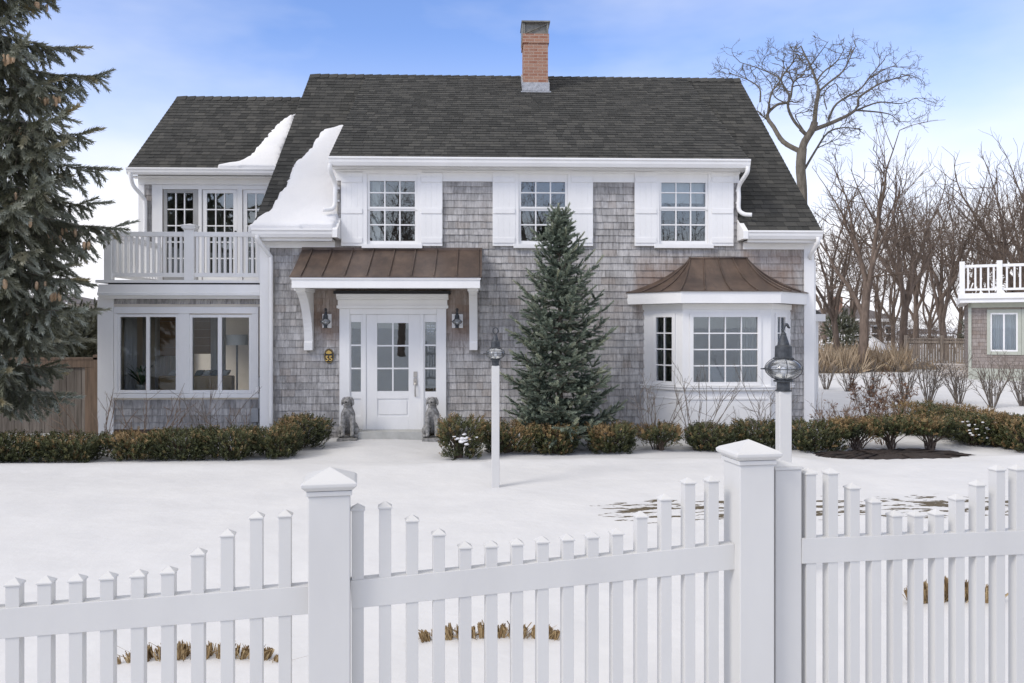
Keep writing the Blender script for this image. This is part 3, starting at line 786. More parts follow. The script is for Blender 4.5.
# ------------------------------------------------------------------ sunroom, balcony and upper wing
YS = .30
SX0, SX1 = X_(100, YS), XL - .032
zfl = .12
szt = Z_(180, 299, YS)
wl_ = [RC(121, 317, 147, 390, YS), RC(150.5, 317, 176.5, 390, YS), RC(193, 317.5, 218.5, 390, YS), RC(222.5, 317.5, 249.5, 390, YS)]
open_ = [(wl_[0][0]-.02, wl_[1][1]+.02, wl_[0][2]-.02, wl_[0][3]+.02), (wl_[2][0]-.02, wl_[3][1]+.02, wl_[2][2]-.02, wl_[2][3]+.02)]
zdk = 2.62
s = MB(); sheet(s, SX0, SX1, ZB-.2, zdk-.12, YS, YS+.1, open_)
for a, b, c, d in panel_cells(YS+.11, 6.8, ZB-.2, zdk-.12, [(2.7, 4.5, .4, 2.35)]): s.box(SX0, SX0+.1, a, b, c, d)
for a, b, c, d in panel_cells(SX0+.11, SX1, ZB, zdk-.12, [(SX0+1.65, SX0+2.85, .5, 2.3)]): s.box(a, b, 4.6, 4.7, c, d)  # unseen back-wall opening, added to let daylight into the sunroom
s.build('sunroom_wall', M['sunplaster'], house)
tr = MB(); 
a, b, c, d = RC(115, 307.5, 259, 393.5, YS)
x0, x1 = a, b
zc_, zb2 = d, Z_(187, 395, YS)
def fr2(mb, px0, py0, px1, py1, o, bk=.0): a, b, c, d = RC(px0, py0, px1, py1, YS); mb.box(a, b, YS-o, YS+bk, c, d)
fr2(tr, 115, 307, 259, 313.5, .05); fr2(tr, 115, 313.6, 118.2, 393, .048); fr2(tr, 252.5, 313.6, 259, 393, .048); fr2(tr, 179.3, 313.6, 190.2, 393, .048)
fr2(tr, 118.3, 390.9, 179.2, 393, .046); fr2(tr, 190.3, 390.9, 252.4, 393, .046)
fr2(tr, 114, 393.2, 260, 397.5, .09)
trm = tr.build('sunroom_window', M['white'], house, bevel=.003)
for (l, r) in ((0, 1), (2, 3)):
    m = MB()
    A0, B1 = wl_[l][0], wl_[r][1]; z0, z1 = wl_[l][2], wl_[l][3]; m1, m2 = wl_[l][1], wl_[r][0]
    m.box(A0-.05, A0, YS-.035, YS+.02, z0-.02, z1+.05); m.box(B1, B1+.05, YS-.035, YS+.02, z0-.02, z1+.05); m.box(m1, m2, YS-.04, YS+.02, z0-.02, z1+.05)
    m.box(A0, m1, YS-.035, YS+.02, z1, z1+.05); m.box(m2, B1, YS-.035, YS+.02, z1, z1+.05); m.box(A0, m1, YS-.035, YS+.02, z0-.02, z0); m.box(m2, B1, YS-.035, YS+.02, z0-.02, z0)
    m.build('sash', M['white'], trm, bevel=.002)
    MB().box(A0, m1, YS-.006, YS-.002, z0, z1).build('pane', M['clearglass'], trm); MB().box(m2, B1, YS-.010, YS-.006, z0, z1).build('pane', M['clearglass'], trm)
shf = shingle_field(X_(114.5, YS), SX1, Z_(180, 429, YS), szt, wall_front(YS), EX, (.10, .26), .022, [(X_(114, YS), X_(260, YS), Z_(180, 397, YS), Z_(180, 307, YS))])
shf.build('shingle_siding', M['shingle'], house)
MB().box(SX0+.01, SX1, YS+.012, YS+.09, ZB-.3, Z_(180, 428.5, YS)).box(SX0+.012, SX1, YS-.012, YS+.0118, ZB-.3, Z_(180, 428.8, YS)).build('foundation', M['brickdark'], house)
m = MB().box(SX0-.03, X_(114.3, YS), YS-.035, YS+.0, ZB, szt+.03).box(SX0-.03, SX0-.002, YS+.001, YS+.35, ZB, szt+.03)
m.build('corner_board', M['white'], house, bevel=.003)
MB().box(SX0, SX1, YS, 4.6, zfl-.04, zfl).build('sunroom_floor', M['floorwood'], house)
MB().box(SX0, SX1, YS+.11, 4.6, zdk-.2, zdk-.16).build('sunroom_ceiling', M['sunplaster'], house)
# meter box and conduit in the corner by the downspout
u = MB(); a, b, c, d = RC(251.3, 408, 258.5, 422, YS-.12); u.box(a, b, YS-.14, YS-.02, c, d)
u2 = MB(); a, b, c, d = RC(258.6, 377, 261.6, 429, YS-.06); u2.box(a, b, YS-.09, YS-.02, c, d)
ub = u.build('meter_box', M['graymetal'], house, bevel=.006); u2.build('conduit', M['graymetal'], ub, bevel=.01)
MB().tube([((X_(255, YS-.09)), YS-.09, Z_(255, 422, YS-.09)), ((X_(255, YS-.09)), YS-.09, ZB)], .025, 8).build('conduit', M['graymetal'], ub)
MB().box(*RC(256, 386, 259.5, 392, YS-.1)[:2], YS-.16, YS-.06, *RC(256, 386, 259.5, 392, YS-.1)[2:]).build('sensor', M['white'], ub, bevel=.01)

# deck edge: sloping fascia with gutter, dark slab in place of an open gap, curb
YD = .06
DX0, DX1 = X_(97, YD), XL - .034
zA, zBf = Z_(180, 284.3, YD), Z_(180, 298.5, YD)
m = MB()
m.prism([(0, YS+.02, zBf), (0, YD+.10, zBf), (0, YD+.07, zBf+.045), (0, YD, zBf+.055), (0, YD, zBf+.10), (0, YD+.015, zBf+.11), (0, YD+.05, zA-.02), (0, YD+.05, zA), (0, YS+.02, zA)][::-1], (DX0, 0, 0), (DX1, 0, 0))
m.box(DX0, SX0-.04, YS+.021, 2.3, zBf, zA)
m.build('deck_fascia', M['white'], house, bevel=.002)
MB().box(DX0+.1, DX1, YS-.04, 2.4, zA+.001, zA+.035).build('deck_gap_slab', M['dark'], house)
zD2 = Z_(180, 281.3, YS)
MB().box(SX0-.05, DX1, YS-.07, 2.35, zA+.036, zD2+.02).build('balcony_deck', M['white'], house)
rl = MB(); YRl = YS
xa, xb = X_(108.5, YRl), XL-.035
zr1, zr0 = Z_(185, 232, YRl), Z_(185, 236.8, YRl); zl1, zl0 = Z_(185, 273, YRl), Z_(185, 277, YRl)
rl.box(xa, xb, YRl-.035, YRl+.035, zr0, zr1); rl.box(xa, xb, YRl-.025, YRl+.025, zl0, zl1)
rl.box(xa-.0, xa+.07, YRl+.036, 2.3, zr0, zr1); rl.box(xa+.01, xa+.06, YRl+.036, 2.3, zl0, zl1)
rail = rl.build('balcony_railing', M['white'], house, bevel=.003)
xc = X_(190.2, YRl)
for xp, w in ((xc, .085), (X_(109.3, YRl), .065), (xb-.05, .045)):
    m = MB().box(xp-w, xp+w, YRl-.07, YRl+.07, zD2+.021, Z_(190, 230.5, YRl) if xp == xc else zr1+.03)
    if xp == xc:
        z_ = Z_(190, 230.5, YRl); m.prism([(-w-.005, -.075, 0), (w+.005, -.075, 0), (w+.005, .075, 0), (-w-.005, .075, 0)], (xp, YRl, z_), (xp, YRl, z_+.01))
        for i, (gx_, hz) in enumerate(((.02, .03), (.035, .05), (.05, .025))):
            m.box(xp-w-gx_, xp+w+gx_, YRl-.07-gx_, YRl+.07+gx_, z_+.011+sum((.03, .05, .025)[:i])*.75, z_+.010+sum((.03, .05, .025)[:i+1])*.75)
        q = z_+.09; m.add([(xp-w-.04, YRl-.11, q), (xp+w+.04, YRl-.11, q), (xp+w+.04, YRl+.11, q), (xp-w-.04, YRl+.11, q), (xp, YRl, q+.035)], [(0,1,4), (1,2,4), (2,3,4), (3,0,4)])
    m.build('post', M['white'], rail, bevel=.003)
nb = 27; xs_ = [x for x in np.linspace(xa+.115, xb-.12, nb)]
for x in xs_:
    if abs(x-xc) < .10: continue
    MB().box(x-.021, x+.021, YRl-.021, YRl+.021, zl1+.0005, zr0-.0005).build('baluster', M['white'], rail)
for yv in np.arange(YRl+.15, 2.25, .135):
    MB().box(xa+.012, xa+.054, yv-.021, yv+.021, zl1+.0005, zr0-.0005).build('baluster', M['white'], rail)

# upper wing wall with three glazed doors
YW = 2.3
WX0, WX1 = X_(140, YW), XL
zwt = Z_(200, 170, YW); 
dd3 = [(163.5, 198.5, 167.3, 193.2, 'grey'), (202.5, 237.3, 207, 233.4, 'w'), (243, 278, 247.3, 273.6, 'w')]
wo = [(X_(p[0], YW), min(X_(p[1], YW), WX1-.06), zD2, Z_(200, 189.5, YW)) for p in dd3]
s = MB(); sheet(s, WX0, WX1, zdk-.1, zwt+.03, YW, YW+.1, wo)
s.box(WX0, WX0+.1, YW+.11, 6.9, zdk-.12, zwt); s.box(WX0, WX1, 6.8, 6.9, zdk, zwt); s.box(WX0+.11, WX1, 5.0, 5.1, zdk, zwt)  # rear wall left off lower down so added daylight reaches the sunroom
s.prism([(0, YW, zwt), (0, 6.9, zwt), (0, 4.6, Z_(230, 99, 4.6))], (WX0, 0, 0), (WX0+.1, 0, 0))
s.build('wing_wall', M['interior'], house)
lw = shingle_field(0, 4.6, zdk-.3, zwt, lambda u, v, o: (WX0 - o, YW+u, v), EX, (.10, .26), .016)
a_ = shingle_field(X_(144.5, YW), X_(153, YW), zD2, zwt-.22, wall_front(YW), EX, (.10, .26), .016)
n0 = len(lw.v); lw.v += a_.v; lw.f += [tuple(i+n0 for i in f) for f in a_.f]
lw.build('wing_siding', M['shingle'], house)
t = MB()
zh = Z_(200, 185, YW)
t.box(X_(139, YW), X_(145, YW), YW-.035, YW, zD2, zh); t.box(X_(138.8, YW), WX1-.02, YW-.04, YW, zh+.001, zwt+.06)
t.box(X_(152.5, YW), X_(162.8, YW), YW-.03, YW, zD2, zh-.002); t.box(X_(198.8, YW), X_(202.2, YW), YW-.03, YW, zD2, zh-.002); t.box(X_(237.6, YW), X_(242.7, YW), YW-.03, YW, zD2, zh-.002)
t.box(X_(162.81, YW), WX1-.02, YW-.028, YW, Z_(200, 189.5, YW), zh-.003)
t.build('wing_trim', M['white'], house, bevel=.003)
for (o0, o1, g0_, g1_, kind), (xa_, xb_, z0_, z1_) in zip(dd3, wo):
    a, b = X_(g0_, YW), min(X_(g1_, YW), xb_-.02); gt, gb = Z_(200, 193.2, YW), z0_+.25
    m = MB(); yf, yb = YW-.01, YW+.04
    m.box(xa_+.004, a, yf, yb, z0_, z1_-.004); m.box(b, xb_-.004, yf, yb, z0_, z1_-.004); m.box(a, b, yf, yb, gt, z1_-.004); m.box(a, b, yf, yb, z0_, gb)
    o = m.build('glazed_door', M['graydoor'] if kind == 'grey' else M['white'], house, bevel=.003, label='grey framed storm door' if kind == 'grey' else None)
    k = MB()
    for i in (1, 2): xk = a+(b-a)*i/3; k.box(xk-.012, xk+.012, yf+.004, yb-.004, gb, gt)
    for i in range(1, 5): zk = gb+(gt-gb)*i/5; k.box(a, b, yf+.0055, yb-.0055, zk-.012, zk+.012)
    k.build('muntin', M['white'], o)
    MB().box(a, b, yf+.022, yf+.026, gb, gt).build('pane', M['glass'], o)
MB().tube([(X_(236, YW), YW-.03, Z_(236, 231, YW)), (X_(236, YW), YW-.03, Z_(236, 237, YW))], .02, 8).build('door_handle', M['iron'], house)
# wing roof
YWE = 2.0; zwe = Z_(200, 168.5, YWE); YWR = 4.6; zwr = Z_(235, 98, YWR)
wx0 = X_(127, YWE); wx1 = XL - .0
dk = MB(); wf = roof_slope(dk, wx0, wx1, (YWE, zwe), (YWR, zwr))
wroof = wf.build('wing_roof', M['roof'], house)
dk.build('roof_deck', M['dark'], wroof); dk = MB(); dk.add([(wx0, YWR, zwr), (wx1, YWR, zwr), (wx1, 7.2, zwe), (wx0, 7.2, zwe), (wx0, YWR, zwr-.1), (wx1, YWR, zwr-.1), (wx1, 7.2, zwe-.1), (wx0, 7.2, zwe-.1)], [(0,1,2,3),(4,7,6,5),(0,4,5,1),(1,5,6,2),(2,6,7,3),(3,7,4,0)])
dk.build('back_slope', M['roof'], wroof)
rc = MB(); x = wx0
while x < wx1 - .05:
    w = min(.24, wx1 - x)
    rc.add([(x, YWR-.14, zwr-.105), (x+w, YWR-.14, zwr-.085), (x+w, YWR, zwr+.045), (x, YWR, zwr+.025), (x+w, YWR+.14, zwr-.085), (x, YWR+.14, zwr-.105)], [(0,1,2,3), (3,2,4,5), (1,4,2), (0,3,5)]); x += .2
rc.build('ridge_cap', M['roof'], wroof)
rk = MB(); rake(rk, wx0+.004, wx0+.03, (YWE, zwe-.02), (YWR, zwr-.02)); rk.build('rake_board', M['white'], house)
g = MB(); gutter_mb(g, wx0+.01, wx1, YWE+.03, zwe, .13); g.build('gutter', M['white'], house, bevel=.003)
MB().box(wx0+.03, wx1, YWE+.05, YW-.005, zwe-.16, zwe-.14).build('wing_soffit', M['white'], house)
xx = X_(131.5, YWE); pipe(smooth_path([(xx-.02, YWE-.03, zwe-.10), (xx, YWE-.02, zwe-.2), (xx+.02, YWE+.05, zwe-.35), (xx+.14, YWE+.2, zwe-.55), (xx+.17, YWE+.24, zwe-.7), (xx+.17, YWE+.24, zwe-1.4), (xx+.17, YWE+.24, zD2)]), .04)
# rear ell glimpsed past the right corner
ex0, ex1 = XR-.3, X_(818.5, 4.2)
m = MB(); m.prism([(0, 4.0, Z_(820, 314, 4)), (0, 8.6, Z_(820, 314, 4)), (0, 6.3, Z_(820, 287, 6))], (ex0, 0, 0), (ex1+.0, 0, 0)); m.build('ell_roof', M['roof'], house)
m = MB(); z_ = Z_(820, 314, 4); m.box(ex0, ex1+.06, 3.95, 8.62, z_-.17, z_-.002); m.box(ex0, X_(817.5, 4.2), 4.15, 8.5, ZB-.2, z_-.171); m.build('ell_wall', M['white'], house)
# floors and partitions inside the main block
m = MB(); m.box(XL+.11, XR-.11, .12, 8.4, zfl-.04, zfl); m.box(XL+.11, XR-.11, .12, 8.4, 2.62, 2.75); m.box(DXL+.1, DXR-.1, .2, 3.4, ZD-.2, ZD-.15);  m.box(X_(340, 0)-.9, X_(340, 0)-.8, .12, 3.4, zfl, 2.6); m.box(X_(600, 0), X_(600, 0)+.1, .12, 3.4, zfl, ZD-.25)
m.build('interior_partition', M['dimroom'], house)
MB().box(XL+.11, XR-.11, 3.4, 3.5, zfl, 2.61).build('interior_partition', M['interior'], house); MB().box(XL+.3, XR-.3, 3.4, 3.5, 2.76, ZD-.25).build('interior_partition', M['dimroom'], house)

# ------------------------------------------------------------------ snow lying on the roofs
def roof_snow(name, label, p0, p1, poly_px, thick=.12, step=.028, seed=1):
    Lr, d, n = slope_frame(p0, p1); o = Vector((0, p0[0], p0[1]))
    def uv(px, py):
        r_ = ray(px, py); t_ = (o - CAM).dot(n)/r_.dot(n); q = CAM + r_*t_; return q.x, (q-o).dot(d)
    poly = np.array([uv(*p) for p in poly_px])
    u0, v0 = poly.min(0) - .05; u1, v1 = poly.max(0) + .05
    us = np.arange(u0, u1, step); vs = np.arange(v0, v1, step); U, V = np.meshgrid(us, vs)
    r = np.random.default_rng(seed)
    row = np.floor(V/.142)                      # melting edge steps with the shingle courses
    U2 = U + .012*np.sin(row*2.4+seed) + .05*wave(U, V, seed+5, 4, 4) + .025*(V/.142-row-.5)
    inside = np.zeros(U.shape, bool); dist = np.full(U.shape, 9.)
    m_ = len(poly)
    for i in range(m_):
        a, b = poly[i], poly[(i+1) % m_]
        cond = ((a[1] > V) != (b[1] > V)) & (U2 < (b[0]-a[0])*(V-a[1])/(b[1]-a[1]+1e-12)+a[0]); inside ^= cond
        ab = b-a; tt = np.clip(((U2-a[0])*ab[0]+(V-a[1])*ab[1])/(ab@ab), 0, 1)
        dist = np.minimum(dist, np.hypot(U2-a[0]-ab[0]*tt, V-a[1]-ab[1]*tt))
    sd = np.where(inside, dist, -dist)
    h = np.where(sd > 0, thick*(1-np.exp(-np.maximum(sd, 0)/.05))*(1+.35*wave(U, V, seed, 3, 3)) + .016, -.02)
    low = np.exp(-(V-0)/.25)*.05; h = h + np.where(sd > 0, low, 0)
    ok = (sd[:-1, :-1] > 0) | (sd[1:, :-1] > 0) | (sd[:-1, 1:] > 0) | (sd[1:, 1:] > 0)
    pts = np.stack([U, p0[0] + V*d.y + h*n.y, p0[1] + V*d.z + h*n.z], -1).reshape(-1, 3)
    ii = np.arange(U.size).reshape(U.shape)
    F = np.stack([ii[:-1, :-1], ii[:-1, 1:], ii[1:, 1:], ii[1:, :-1]], -1)[ok]
    used = np.unique(F); mp = np.zeros(U.size, int); mp[used] = np.arange(len(used))
    o_ = np_mesh(name, pts[used], mp[F], M['snow'], smooth=True, loc=tuple(pts[used].mean(0)))
    return tag(o_, label, 'snow patch')
roof_snow('roof_snow', 'long tongue of white snow on the main roof left of the dormer', (YE, ZE), (YR, ZR),
          [(342, 126), (336, 128), (324, 131), (316, 141), (307, 153), (297, 164), (289, 180), (279, 196), (273, 211), (260, 219), (249, 230), (335, 230), (340, 212), (346, 200), (352, 165), (355, 126)], .06, seed=3)
roof_snow('roof_snow', 'smaller white snow wedge on the lower wing roof above the balcony', (YWE, zwe), (YWR, zwr),
          [(296, 114), (284, 120), (272, 131), (262, 143), (252, 157), (240, 163), (218, 168), (218, 170), (280, 170), (284, 150)], .05, seed=8)
# snow drifted along the balcony curb
m_ = MB()
for k in range(3):
    pass
# ------------------------------------------------------------------ small things at the front door
def lantern_parts(root, c, s, guard=True, loop='ring'):
    """onion lantern standing on c; s is the globe radius"""
    c = Vector(c); mat = M['pewter']
    b = MB().lathe([(0, 0), (.46*s, 0), (.46*s, .05*s), (.36*s, .08*s), (.36*s, .5*s), (.55*s, .53*s), (.55*s, .60*s), (.44*s, .64*s), (.44*s, .70*s), (0, .70*s)], c, 20)
    b.build('collar', mat, root, smooth=False)
    gz0 = .70*s; hg = 1.12*s
    prof = [(.42*s, gz0)] + [(s*(.40+.60*sin(pi*t)**.75), gz0 + hg*t) for t in np.linspace(.03, .97, 15)] + [(.42*s, gz0+hg)]
    gl = MB().lathe(prof, c, 28); gl.build('globe', M['lamp_glass'], root, smooth=True)
    t0 = gz0 + hg
    tp = MB().lathe([(0, t0-.01*s), (.56*s, t0-.01*s), (.58*s, t0+.05*s), (.48*s, t0+.10*s), (.46*s, t0+.70*s), (.40*s, t0+.74*s), (.34*s, t0+.78*s), (.22*s, t0+1.15*s), (.15*s, t0+1.35*s), (.16*s, t0+1.40*s), (.08*s, t0+1.52*s), (0, t0+1.55*s)], c, 20)
    tp.build('cap', mat, root, smooth=False)
    if guard:
        k = MB(); zc = gz0 + hg/2
        k.ring(c+UP*zc, s*1.06, s*1.06, Vector((1, 0, 0)), Vector((0, 1, 0)), .026*s, 32)
        for i in range(3 if guard is True else 0):
            a = pi*i/3 + .35; ax = Vector((cos(a), sin(a), 0))
            for sg in (1, -1):
                k.tube([c + ax*sg*s*(.44+.64*sin(pi*t)**.7) + UP*(gz0-.05*s+(hg+.1*s)*t) for t in np.linspace(0, 1, 13)], .02*s, 6)
        k.tube([c+UP*zc+Vector((-1.04*s, 0, 0)), c+UP*zc+Vector((-1.3*s, 0, 0))], .04*s, 6)
        k.build('wire_guard', mat, root, smooth=True)
    bu = MB().lathe([(0, gz0-.02*s), (.09*s, gz0), (.09*s, gz0+.22*s), (.16*s, gz0+.36*s), (.15*s, gz0+.55*s), (.06*s, gz0+.66*s), (0, gz0+.67*s)], c, 12)
    bu.build('bulb', M['drape'], root, smooth=True)
    r = MB(); zt_ = t0 + 1.5*s
    if loop == 'ring': r.ring(c+UP*(zt_+.30*s), .27*s, .32*s, Vector((1, 0, 0)), UP, .055*s, 20)
    else:
        r.tube([c+UP*(zt_-.02*s)+Vector((s*(-.05+.42*t), 0, s*(.48*sin(pi*min(t*1.0, .8))) )) for t in np.linspace(0, 1, 10)], [.05*s+.03*s*sin(pi*t) for t in np.linspace(0, 1, 10)], 8)
    r.build('loop', mat, root, smooth=True)

def lamp_post(px, dep, top_py, base_z, gs, label, w, loop):
    p = W(px, HY, dep); zt_ = CAM.z - (top_py-HY)*dep/FOC
    root = thing('lamp_post', label, 'lamp post', (p.x, p.y, base_z))
    m = MB().box(p.x-w/2, p.x+w/2, p.y-w/2, p.y+w/2, base_z-.1, zt_); m.build('post', M['vinyl'], root, bevel=.006)
    lantern_parts(root, (p.x, p.y, zt_), gs, True, loop)
    return root
d1 = 9.6; p1 = G(495.5, 483)
lamp_post(495.5, d1, 365.5, gz(p1.x, p1.y), .115, 'slim white lamp post with onion lantern standing alone on the snowy lawn before the spruce', .094, 'ring')
d2 = 6.1; p2 = W(783.5, HY, d2)
lamp_post(783.5, d2, 391, gz(p2.x, p2.y), .135, 'white lamp post with big caged onion lantern rising close behind the double fence posts', .094, 'hook')

def wall_lantern(px, label):
    x = X_(px, -.2); z0 = Z_(px, 328, -.2)
    root = thing('wall_lantern', label, 'lantern', (x, -.02, z0))
    a, b, c, d = RC(px-2.5 if px < 400 else px-5, 314, px+6.5 if px < 400 else px+6, 328, -.02)
    MB().box(a, b, -.055, -.021, c, d).build('back_plate', M['white'], root, bevel=.005)
    lantern_parts(root, (x, -.17, z0-.0), .088, 'ring only', 'ring')
    MB().tube(smooth_path([(x, -.17, z0+.31), (x, -.13, z0+.33), (x, -.08, z0+.27), (x, -.055, z0+.2)]), .012, 8).build('arm', M['pewter'], root, smooth=True)
    return root
wall_lantern(325.2, 'small black onion lantern on the wall left of the front door, above the house number')
wall_lantern(457, 'small black onion lantern on the wall right of the front door')

# oval number plaque
xp, zp = X_(329, -.03), Z_(329, 356, -.03)
pl = thing('number_plaque', 'black oval house number plaque with gold rim beside the front door', 'plaque', (xp, -.02, zp))
def oval(mb, rx, rz, y0, y1, n=32):
    mb.prism([(xp+rx*cos(2*pi*i/n), 0, zp+rz*sin(2*pi*i/n)) for i in range(n)][::-1], (0, y0, 0), (0, y1, 0)); return mb
oval(MB(), .088, .132, -.040, -.021).build('plate', M['black'], pl)
MB().ring((xp, -.0405, zp), .080, .122, Vector((1, 0, 0)), UP, .0022, 40).build('rim', M['gold'], pl)
m = MB()                                     # gilded shell
for i in range(7):
    a = R(20 + i*140/6); m.prism([(xp, 0, zp+.035), (xp+.050*cos(a-.17), 0, zp+.035+.062*sin(a-.17)), (xp+.056*cos(a), 0, zp+.035+.068*sin(a)), (xp+.050*cos(a+.17), 0, zp+.035+.062*sin(a+.17))], (0, -.047-.001*(i % 2), 0), (0, -.0401, 0))
m.build('shell_emblem', M['gold'], pl)
def text(s_, size, mt, name, parent, loc, ext=.003):
    c = bpy.data.curves.new(name, 'FONT'); c.body = s_; c.size = size; c.extrude = ext; c.align_x = 'CENTER'; c.align_y = 'CENTER'; c.resolution_u = 4; c.offset = size*.012
    tmp = bpy.data.objects.new(name, c); COL.objects.link(tmp); dg = bpy.context.evaluated_depsgraph_get()
    me = bpy.data.meshes.new_from_object(tmp.evaluated_get(dg)); bpy.data.objects.remove(tmp)
    rot = Matrix.Rotation(R(90), 4, 'X'); me.transform(Matrix.Translation(Vector(loc) - ORG[parent.name]) @ rot); me.materials.clear(); me.materials.append(mt)
    return link(name, me, parent)
text('55', .128, M['gold'], 'house_number', pl, (xp, -.044, zp-.045))

# seated stone dogs
def dog(px, label, flip):
    x, y = X_(px, -.33), -.33; z = Z_(px, 438.5, -.33)
    root = thing('dog_statue', label, 'statue', (x, y, z))
    f = -1 if flip else 1
    V = []; E = []; Rr = []
    def v(p, r, par=None):
        V.append((x + p[0]*f, y + p[1], z + p[2])); Rr.append(r)
        if par is not None: E.append((par, len(V)-1))
        return len(V)-1
    pel = v((0, .15, .15), (.115, .11)); bel = v((0, .09, .28), (.105, .11), pel); ch = v((0, -.015, .43), (.105, .115), bel); nk = v((0, -.05, .54), (.07, .075), ch)
    n2 = v((0, -.065, .61), (.062, .065), nk); hd_ = v((0, -.085, .685), (.080, .078), n2); mz = v((0, -.16, .655), (.050, .048), hd_); v((0, -.215, .640), (.042, .038), mz)
    for s_ in (1, -1):
        sh = v((.075*s_, -.05, .40), (.05, .06), ch); el = v((.08*s_, -.075, .27), (.040, .045), sh); wr = v((.078*s_, -.10, .10), (.032, .034), el); v((.078*s_, -.145, .045), (.036, .03), wr)
        hp = v((.085*s_, .10, .16), (.085, .095), pel); kn = v((.135*s_, -.03, .17), (.06, .065), hp); hk = v((.135*s_, .0, .06), (.042, .04), kn); v((.135*s_, -.10, .045), (.035, .03), hk)
    me = bpy.data.meshes.new('body'); o0 = ORG[root.name]
    me.from_pydata([tuple(Vector(p)-o0) for p in V], E, [])
    o = bpy.data.objects.new('body', me); COL.objects.link(o)
    sk = o.modifiers.new('skin', 'SKIN'); sk.use_smooth_shade = True
    for i, d in enumerate(me.skin_vertices[0].data): k_ = 1.2 if 3 < i < 8 else 1.06; d.radius = (Rr[i][0]*k_, Rr[i][1]*k_); d.use_root = (i == 0)
    ss = o.modifiers.new('sub', 'SUBSURF'); ss.levels = ss.render_levels = 2
    me2 = bpy.data.meshes.new_from_object(o.evaluated_get(bpy.context.evaluated_depsgraph_get())); bpy.data.objects.remove(o)
    me2.name = 'body'; me2.materials.clear(); me2.materials.append(M['stone']); link('body', me2, root)
    def pt(a, b, c): return Vector((x + a*f, y + b, z + c))
    for s_ in (1, -1):                       # hanging ears
        pr = [pt(.045*s_, -.085, .728), pt(.078*s_, -.085, .722), pt(.104*s_, -.09, .675), pt(.112*s_, -.09, .615), pt(.096*s_, -.09, .578), pt(.076*s_, -.09, .605), pt(.064*s_, -.09, .68)]
        MB().prism(pr if s_*f < 0 else pr[::-1], (0, -.03, 0), (0, .035, 0)).build('ear', M['stone'], root, bevel=.01)
    MB().lathe([(0, -.016), (.014, -.012), (.018, 0), (.014, .010), (0, .013)], pt(0, -.255, .655), 10).build('nose', M['black'], root, smooth=True)
    e = MB()
    for s_ in (1, -1): e.lathe([(0, -.010), (.010, 0), (0, .010)], pt(.036*s_, -.150, .708), 8)
    e.build('eye', M['iron'], root, smooth=True)
    MB().ring(pt(0, -.062, .575), .070, .074, Vector((1, 0, 0)), Vector((0, 1, .15)), .010, 24).build('collar', M['stone'], root, smooth=True)
    MB().tube(smooth_path([pt(.06, .24, .07), pt(.16, .22, .045), pt(.22, .10, .04), pt(.225, .0, .04)]), [.03]*11 + [.026]*5, 8).build('tail', M['stone'], root, smooth=True)
    MB().box(x-.17, x+.17, y-.20, y+.28, z-.12, z+.022).build('plinth', M['stone'], root, bevel=.01)
dog(348.5, 'weathered grey stone dog statue sitting left of the front door', False)
dog(432.5, 'weathered grey stone dog statue sitting right of the front door, half behind a shrub', True)

# ------------------------------------------------------------------ sunroom furniture seen through the glass
def inb(name, label, cat, parts_, loc):
    root = thing(name, label, cat, loc)
    for nm, mb, mt in parts_: mb.build(nm, mt, root, bevel=.0)
    return root
YI = 1.7
def rcI(px0, py0, px1, py1, Y): return RC(px0, py0, px1, py1, Y)
a, b, c, d = RC(158, 376, 232, 400, YI)
base = MB().box(a, b, YI, YI+.85, zfl, c+.05).box(a, b, YI, YI+.2, c+.051, d)
so = thing('sofa', 'tan linen sofa with its back to the sunroom windows', 'sofa', (a, YI, zfl)); base.build('frame', M['sofa'], so, bevel=.03)
for i, px in enumerate((172, 198, 206, 214, 224)):
    q0, q1, r0, r1 = RC(px-5, 372, px+4.5, 378, YI)
    cu = thing('cushion', ['striped cushion standing left of the window post on the sofa back', 'blue grey cushion at the left end of the right window', 'pale striped cushion second in the right window', 'blue grey cushion before the right sash bar', 'pale cushion nearest the lamp'][i], 'cushion', (q0, YI, r0), 'cushions along the sofa back')
    MB().prism([(q0, 0, d+.003), (q1-.05, 0, d+.003), (q1, 0, d+.11), (q0+.06, 0, d+.11)], (0, YI+.03, 0), (0, YI+.2, 0)).build('cover', M['stripe'] if i % 2 == 0 else M['bluestripe'], cu, bevel=.02)
xl, zl_ = X_(237, 1.3), Z_(237, 345, 1.3)
lm = thing('floor_lamp', 'floor lamp with a pale drum shade behind the right sunroom window', 'lamp', (xl, 1.3, zfl))
MB().lathe([(.20, 0), (.20, .20)], (xl, 1.3, zl_), 24).build('lamp_shade', M['shade'], lm, smooth=True)
MB().lathe([(0, 0), (.14, 0), (.14, .03), (.018, .05), (.018, zl_-zfl+.1), (0, zl_-zfl+.1)], (xl, 1.3, zfl), 14).build('stem', M['graymetal'], lm, smooth=True)
for px0, px1, py1, lb in ((160, 184, 356, 'brown woven shade hanging half down behind the left sunroom window'), (192, 211, 354, 'brown woven shade hanging half down behind the right sunroom window')):
    a, b, c, d = RC(px0, 318, px1, py1, 2.0)
    rs = thing('woven_shade', lb, 'window shade', (a, 2.0, d)); m = MB()
    for k in range(5): z1_ = d + .1 - (d+.1-c)*k/5; m.box(a, b, 2.0-.012*(k % 2)-.0, 2.02, z1_-(d+.1-c)/5+.003, z1_)
    m.build('fabric', M['reed'], rs)
side_curtain = None
cl = ['grey curtain hung at the left edge of the left sunroom window', 'grey curtain right of the palm in the left sunroom window', 'grey curtain beside the woven shade in the right window', 'grey curtain between shade and lamp in the right window']
